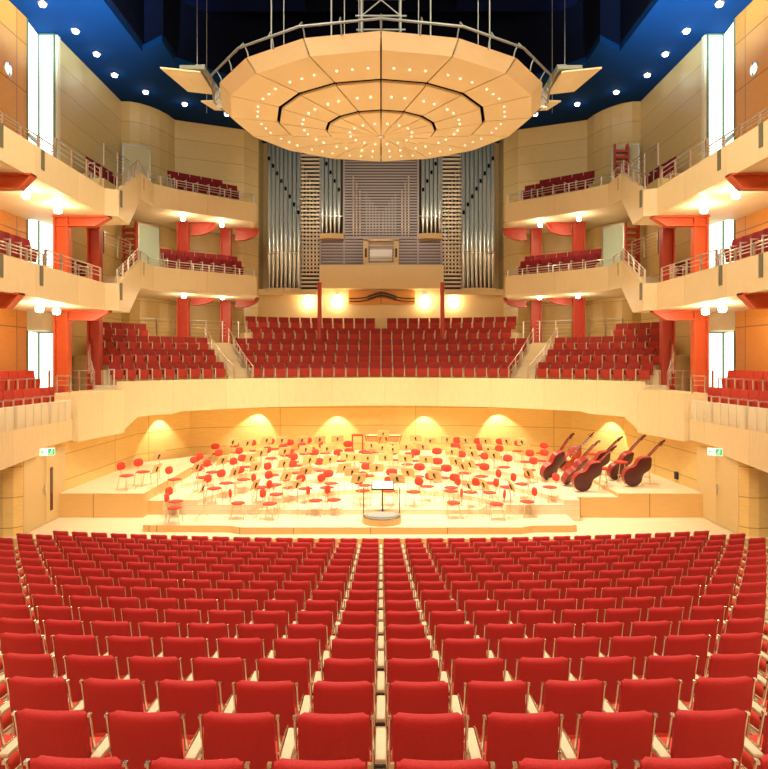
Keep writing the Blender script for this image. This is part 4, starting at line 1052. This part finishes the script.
# double basses leaning on the bass risers
OUT = [(0.0, .02), (.015, .10), (.05, .19), (.12, .27), (.22, .325), (.33, .335), (.43, .30), (.50, .245), (.56, .212), (.63, .205), (.70, .225), (.78, .25), (.86, .25), (.94, .215), (1.01, .15), (1.07, .09), (1.12, .045)]
def prof(z):
    for i in range(len(OUT) - 1):
        if OUT[i][0] <= z <= OUT[i + 1][0]:
            t = (z - OUT[i][0]) / (OUT[i + 1][0] - OUT[i][0]); t = t * t * (3 - 2 * t) if 0 < i < 14 else t
            return OUT[i][1] + (OUT[i + 1][1] - OUT[i][1]) * t
    return .045
ba = thing('double_bass', (0, 0, 0), 0, 'x', 'double bass')
BZ = .12   # body starts above the end pin
def side(z): return prof(z)
zs = [1.12 * i / 40 for i in range(41)]
T0 = Matrix.Translation((0, 0, BZ))
ring = [(-side(z), z) for z in zs] + [(side(z), z) for z in zs[::-1]]
m = MB(); n = len(ring)
for (y, sgn) in ((.085, 1), (-.085, -1)):
    pass
def plate(y, bulge, mi):
    mm = MB(); vs = []; W = 8
    for z in zs:
        w = side(z)
        for j in range(W + 1):
            u = j / W * 2 - 1
            vs.append((u * w, y + bulge * (1 - u * u) * min(1, w / .2) * min(1, (z + .03) / .2), z + BZ))
    mm.add(vs, [(i * (W + 1) + j, i * (W + 1) + j + 1, (i + 1) * (W + 1) + j + 1, (i + 1) * (W + 1) + j) for i in range(len(zs) - 1) for j in range(W)], mi, sm=True)
    return mm
plate(-.09, -.03, 0).build('back_plate', ['bass_varnish'], ba)
plate(.09, .03, 0).build('front_plate', ['bass_front'], ba)
m = MB(); vs = [(x, -.09, z + BZ) for x, z in ring] + [(x, .09, z + BZ) for x, z in ring]
m.add(vs, [(i, (i + 1) % n, n + (i + 1) % n, n + i) for i in range(n)], 0, sm=True); m.build('ribs', ['bass_ribs'], ba)
m = MB(); m.tube([(0, .06, BZ + 1.08), (0, .05, BZ + 1.62)], [.035, .024], 8); nk = m.build('neck', ['bass_front'], ba)
m = MB(); m.box(-.03, .03, .09, .115, BZ + .80, BZ + 1.60); m.build('fingerboard', ['ebony'], nk, bevel=.005)
m = MB(); m.box(-.028, .028, .02, .085, BZ + 1.60, BZ + 1.76); m.tube([(0, .05, BZ + 1.74), (0, .06, BZ + 1.80), (0, .02, BZ + 1.84), (0, -.01, BZ + 1.80), (0, .02, BZ + 1.77)], .022, 8)
for k in range(2):
    m.tube([(-.10, .05, BZ + 1.64 + .07 * k), (.10, .05, BZ + 1.64 + .07 * k)], .009, 6)
m.build('scroll', ['bass_varnish'], nk)
m = MB(); m.box(-.07, .07, .115, .13, BZ + .44, BZ + .56); m.build('bridge', ['stand_wood'], ba)
m = MB(); m.box(-.035, .035, .12, .135, BZ + .06, BZ + .36); m.build('tailpiece', ['ebony'], ba)
m = MB()
for k in range(4): m.tube([(-.024 + .016 * k, .135, BZ + .34), (-.024 + .016 * k, .125, BZ + .55), (-.018 + .012 * k, .12, BZ + 1.6)], .003, 4)
m.build('strings', ['chrome'], ba)
m = MB(); m.tube([(0, 0, BZ), (0, 0, 0.0)], [.016, .008], 6); m.build('end_pin', ['chrome'], ba)
# x, y, tilt towards the wall, turn about its own axis, lean
BASS = [(8.05, 22.75, 43, 14, 0, 'outermost on the high riser'), (6.3, 22.5, 45, 18, 0, 'in front of all the others'),
        (7.95, 24.0, 41, 35, 0, 'standing behind the outermost one'), (6.2, 23.6, 42, 55, 0, 'turned to show its orange flank, behind the front one'),
        (5.72, 24.3, 34, 35, 0, 'closest to the chairs of the orchestra'), (6.85, 26.6, 44, 165, 0, 'farthest back, showing its orange front'),
        (7.45, 25.1, 44, 20, 0, 'in the middle of the cluster, its neck crossing the others')]
for X, Y, tl, tn, ln, lab in BASS:
    zf = zone(X, Y)[0]
    o = place(ba, (X, Y, zf), 0, 'dark red varnished double bass %s' % lab, 'double basses at the side of the stage')
    M = Matrix.Rotation(R(tl), 4, 'Y') @ Matrix.Rotation(R(-ln), 4, 'X') @ Matrix.Rotation(R(tn), 4, 'Z')
    o.rotation_euler = M.to_euler()
    # lower bout rests on the floor
    lo = min((M @ Vector((x, y, z + BZ))).z for x, z in ring for y in (-.09, .09))
    pin = 0.0
    o.scale = (1.06, 1.06, 1.06)
    o.location.z = zf + EYE - min(lo, 0) * 1.06 + .003
for i, (X, Y, h) in enumerate(((7.45, 22.9, .72), (8.3, 23.5, .72), (9.0, 23.2, .72), (7.9, 25.6, .72))):
    zf = zone(X, Y)[0]
    o = abs_thing('bass_stool', 'tall red-topped stool among the double basses, %s from the hall' % ORD[i + 1], 'stool', 'stools of the bass players', base=(X, Y, zf))
    m = MB(); m.lathe([(0, zf + h - .05), (.17, zf + h - .05), (.19, zf + h - .02), (.17, zf + h + .02), (0, zf + h + .025)], (X, Y, 0), 18); part(m, 'seat', ['chair_red'], o)
    for k in range(4):
        t = k * PI / 2 + .4
        m = MB(); m.tube([(X + .1 * math.cos(t), Y + .1 * math.sin(t), zf + h - .05), (X + .2 * math.cos(t), Y + .2 * math.sin(t), zf)], .012, 6); part(m, 'leg', ['warm_metal'], o)
    m = MB(); m.lathe([(.155, zf + .25), (.17, zf + .26), (.155, zf + .27), (.14, zf + .26), (.155, zf + .25)], (X, Y, 0), 18); part(m, 'foot_ring', ['warm_metal'], o)

# kettledrums and a percussion frame at the back
for i, x in enumerate((-.35, .55)):
    zf = -4.15; y = 30.6
    o = abs_thing('timpano', 'copper kettledrum on a stand at the back of the stage, %s the percussion frame' % ('beside' if i == 0 else 'farther from'), 'drum', 'kettledrums', base=(x, y, zf))
    m = MB(); m.lathe([(.0, zf + .22), (.14, zf + .26), (.28, zf + .42), (.36, zf + .66), (.375, zf + .80)], (x, y, 0), 24); part(m, 'bowl', ['copper'], o)
    m = MB(); m.lathe([(.37, zf + .79), (.40, zf + .79), (.40, zf + .83), (.37, zf + .83)], (x, y, 0), 24, sm=False); part(m, 'hoop', ['column_red'], o)
    m = MB(); m.lathe([(.375, zf + .825), (0, zf + .828)], (x, y, 0), 24); part(m, 'drumhead', ['drum_skin'], o)
    for k in range(4):
        t = k * PI / 2 + PI / 4
        m = MB(); m.tube([(x + .41 * math.cos(t), y + .41 * math.sin(t), zf + .8), (x + .2 * math.cos(t), y + .2 * math.sin(t), zf + .2), (x + .36 * math.cos(t), y + .36 * math.sin(t), zf)], .016, 6); part(m, 'leg', ['warm_metal'], o)
x, y, zf = -1.05, 30.6, -4.15
o = abs_thing('percussion_frame', 'small open reddish frame table beside the kettledrums', 'stand', base=(x, y, zf))
m = MB(); m.box(x - .26, x + .26, y - .2, y + .2, zf + .8, zf + .86); part(m, 'table_top', ['column_red'], o)
for a in (-1, 1):
    for b_ in (-1, 1):
        m = MB(); m.box(x + a * .23 - .025, x + a * .23 + .025, y + b_ * .17 - .025, y + b_ * .17 + .025, zf, zf + .8); part(m, 'leg', ['column_red'], o)

# ------------------------------------------------------------------ stalls seats
W = .55
def stall_back(m, mi, nu=10, nv=8):
    """closed padded slab, top edge dipping in the middle, rounded roll on top; seen from behind"""
    hw = .206
    def sec(u, side):   # u -1..1
        pass
    pts = []
    # closed section in (y, z): from the bottom rear up over the roll and down the front
    base = [(-.105, .34), (-.150, .50), (-.185, .66), (-.212, .79), (-.222, .835), (-.215, .865), (-.190, .880), (-.160, .872), (-.142, .845), (-.135, .80), (-.110, .66), (-.075, .50), (-.035, .36), (-.06, .33)]
    def fn(u, v):
        k = v * (len(base)); i = int(k) % len(base)
        y, z = base[i]
        x = (u * 2 - 1)
        dip = .008 * (1 - x * x) if z > .7 else 0
        e = 1 - .0 * abs(x)
        cx = hw * x
        yy = y + .014 * x * x - .01
        if abs(x) > .93:      # round the flanks
            cy = -.02 + (-.105 if z < .6 else -.165); yy = yy + (cy - yy) * .45; z -= .012 if z > .8 else 0
        return (cx, yy, z - dip)
    us = [0, .03, .08, .2, .35, .5, .65, .8, .92, .97, 1]
    vs = [fn(u, j / len(base)) for j in range(len(base)) for u in us]
    n = len(us); L = len(base)
    m.add(vs, [(j * n + i, j * n + i + 1, ((j + 1) % L) * n + i + 1, ((j + 1) % L) * n + i) for j in range(L) for i in range(n - 1)], mi, sm=True)
    m.add([vs[j * n] for j in range(L)], [tuple(range(L))], mi, sm=True)
    m.add([vs[j * n + n - 1] for j in range(L)], [tuple(range(L))[::-1]], mi, sm=True)
def stall_frame(side):
    m = MB(); x = side * .226
    m.tube([(x, -.185, .85), (x, -.17, .79), (x, -.10, .50), (x, -.03, .05), (x, -.03, .0)], .0095, 6)
    m.tube([(x, -.15, .62), (x, .18, .60), (x, .24, .55), (x, .24, .0)], .0095, 6)
    m.tube([(x, -.10, .40), (x, .24, .38)], .009, 6)
    m.box(x - .010, x + .010, -.20, -.175, .845, .862)
    m.box(x - .010, x + .010, -.09, .28, .0, .018)
    return m
st = thing('stalls_chair', (0, 0, 0), 0, 'x', 'seat')
m = MB(); stall_back(m, 0); m.build('backrest', ['red_cloth'], st)
m = MB(); blob(m, .215, .23, .055, Matrix.Translation((0, .06, .43)), p=4); m.build('seat_cushion', ['red_seat_cloth'], st)
for s in (-1, 1):
    f = stall_frame(s).build('side_frame', ['chrome'], st)
m = MB(); m.box(.243, .307, -.22, .12, .60, .63); m.build('armrest', ['armrest_wood'], st, bevel=.008)
m = MB(); m.box(.236, .306, -.24, -.225, .585, .605); m.box(.24, .304, .12, .135, .57, .60); m.build('arm_bracket', ['dark_metal'], st)
far = MB()
low = MB(); stall_back(low, 0); lowc = MB(); blob(lowc, .215, .23, .055, Matrix.Translation((0, .06, .43)), p=4, nu=8, nv=4); lowf = MB(); lowf.join(stall_frame(-1)); lowf.join(stall_frame(1)); lowf.box(.243, .307, -.22, .12, .60, .63, 1)
one = MB(); one.join(low, m=0); one.join(lowc, m=1); k0 = len(one.f); one.join(lowf)
for i in range(k0, len(one.f)): one.m[i] = 3 if one.m[i] == 1 else 2
count = 0; farn = 0
for k in range(-1, 17):
    y0 = rowy(k); z = rowz(k) - .86 - .003
    lim = .5587 * y0
    n = int(lim * (1 + .012 * k / 2) / W + (1.25 if k < 7 else .85))
    cap = {16: 16, 15: 17, 14: 18, 13: 19}.get(k, 30)
    n = min(n, cap)
    if k == -1: n = 4
    rowlist = []
    for j in range(n):
        for s in (-1, 1):
            X = s * (j + .5) * W; Y = y0 + X * X / (2 * RC) + .2
            rz = -X / RC * -1.0
            if k <= 12 and count < 316:
                nm = 'nearest the viewer' if k < 0 else ''
                place(st, (X, Y, z), rz, 'red stalls seat, %s row from the stage, %s from the centre, %s side' % (ORD[17 - k], ORD[j + 1], SIDE[s]), 'red seats in the stalls'); count += 1
            else:
                far.join(one, Matrix.Translation((X, Y, z)) @ Matrix.Rotation(rz, 4, 'Z')); farn += 1
far.build('stalls_seating', ['red_cloth', 'red_seat_cloth', 'chrome', 'armrest_wood'], kind='stuff', label='far rows of red stalls seats just before the stage', cat='seats')
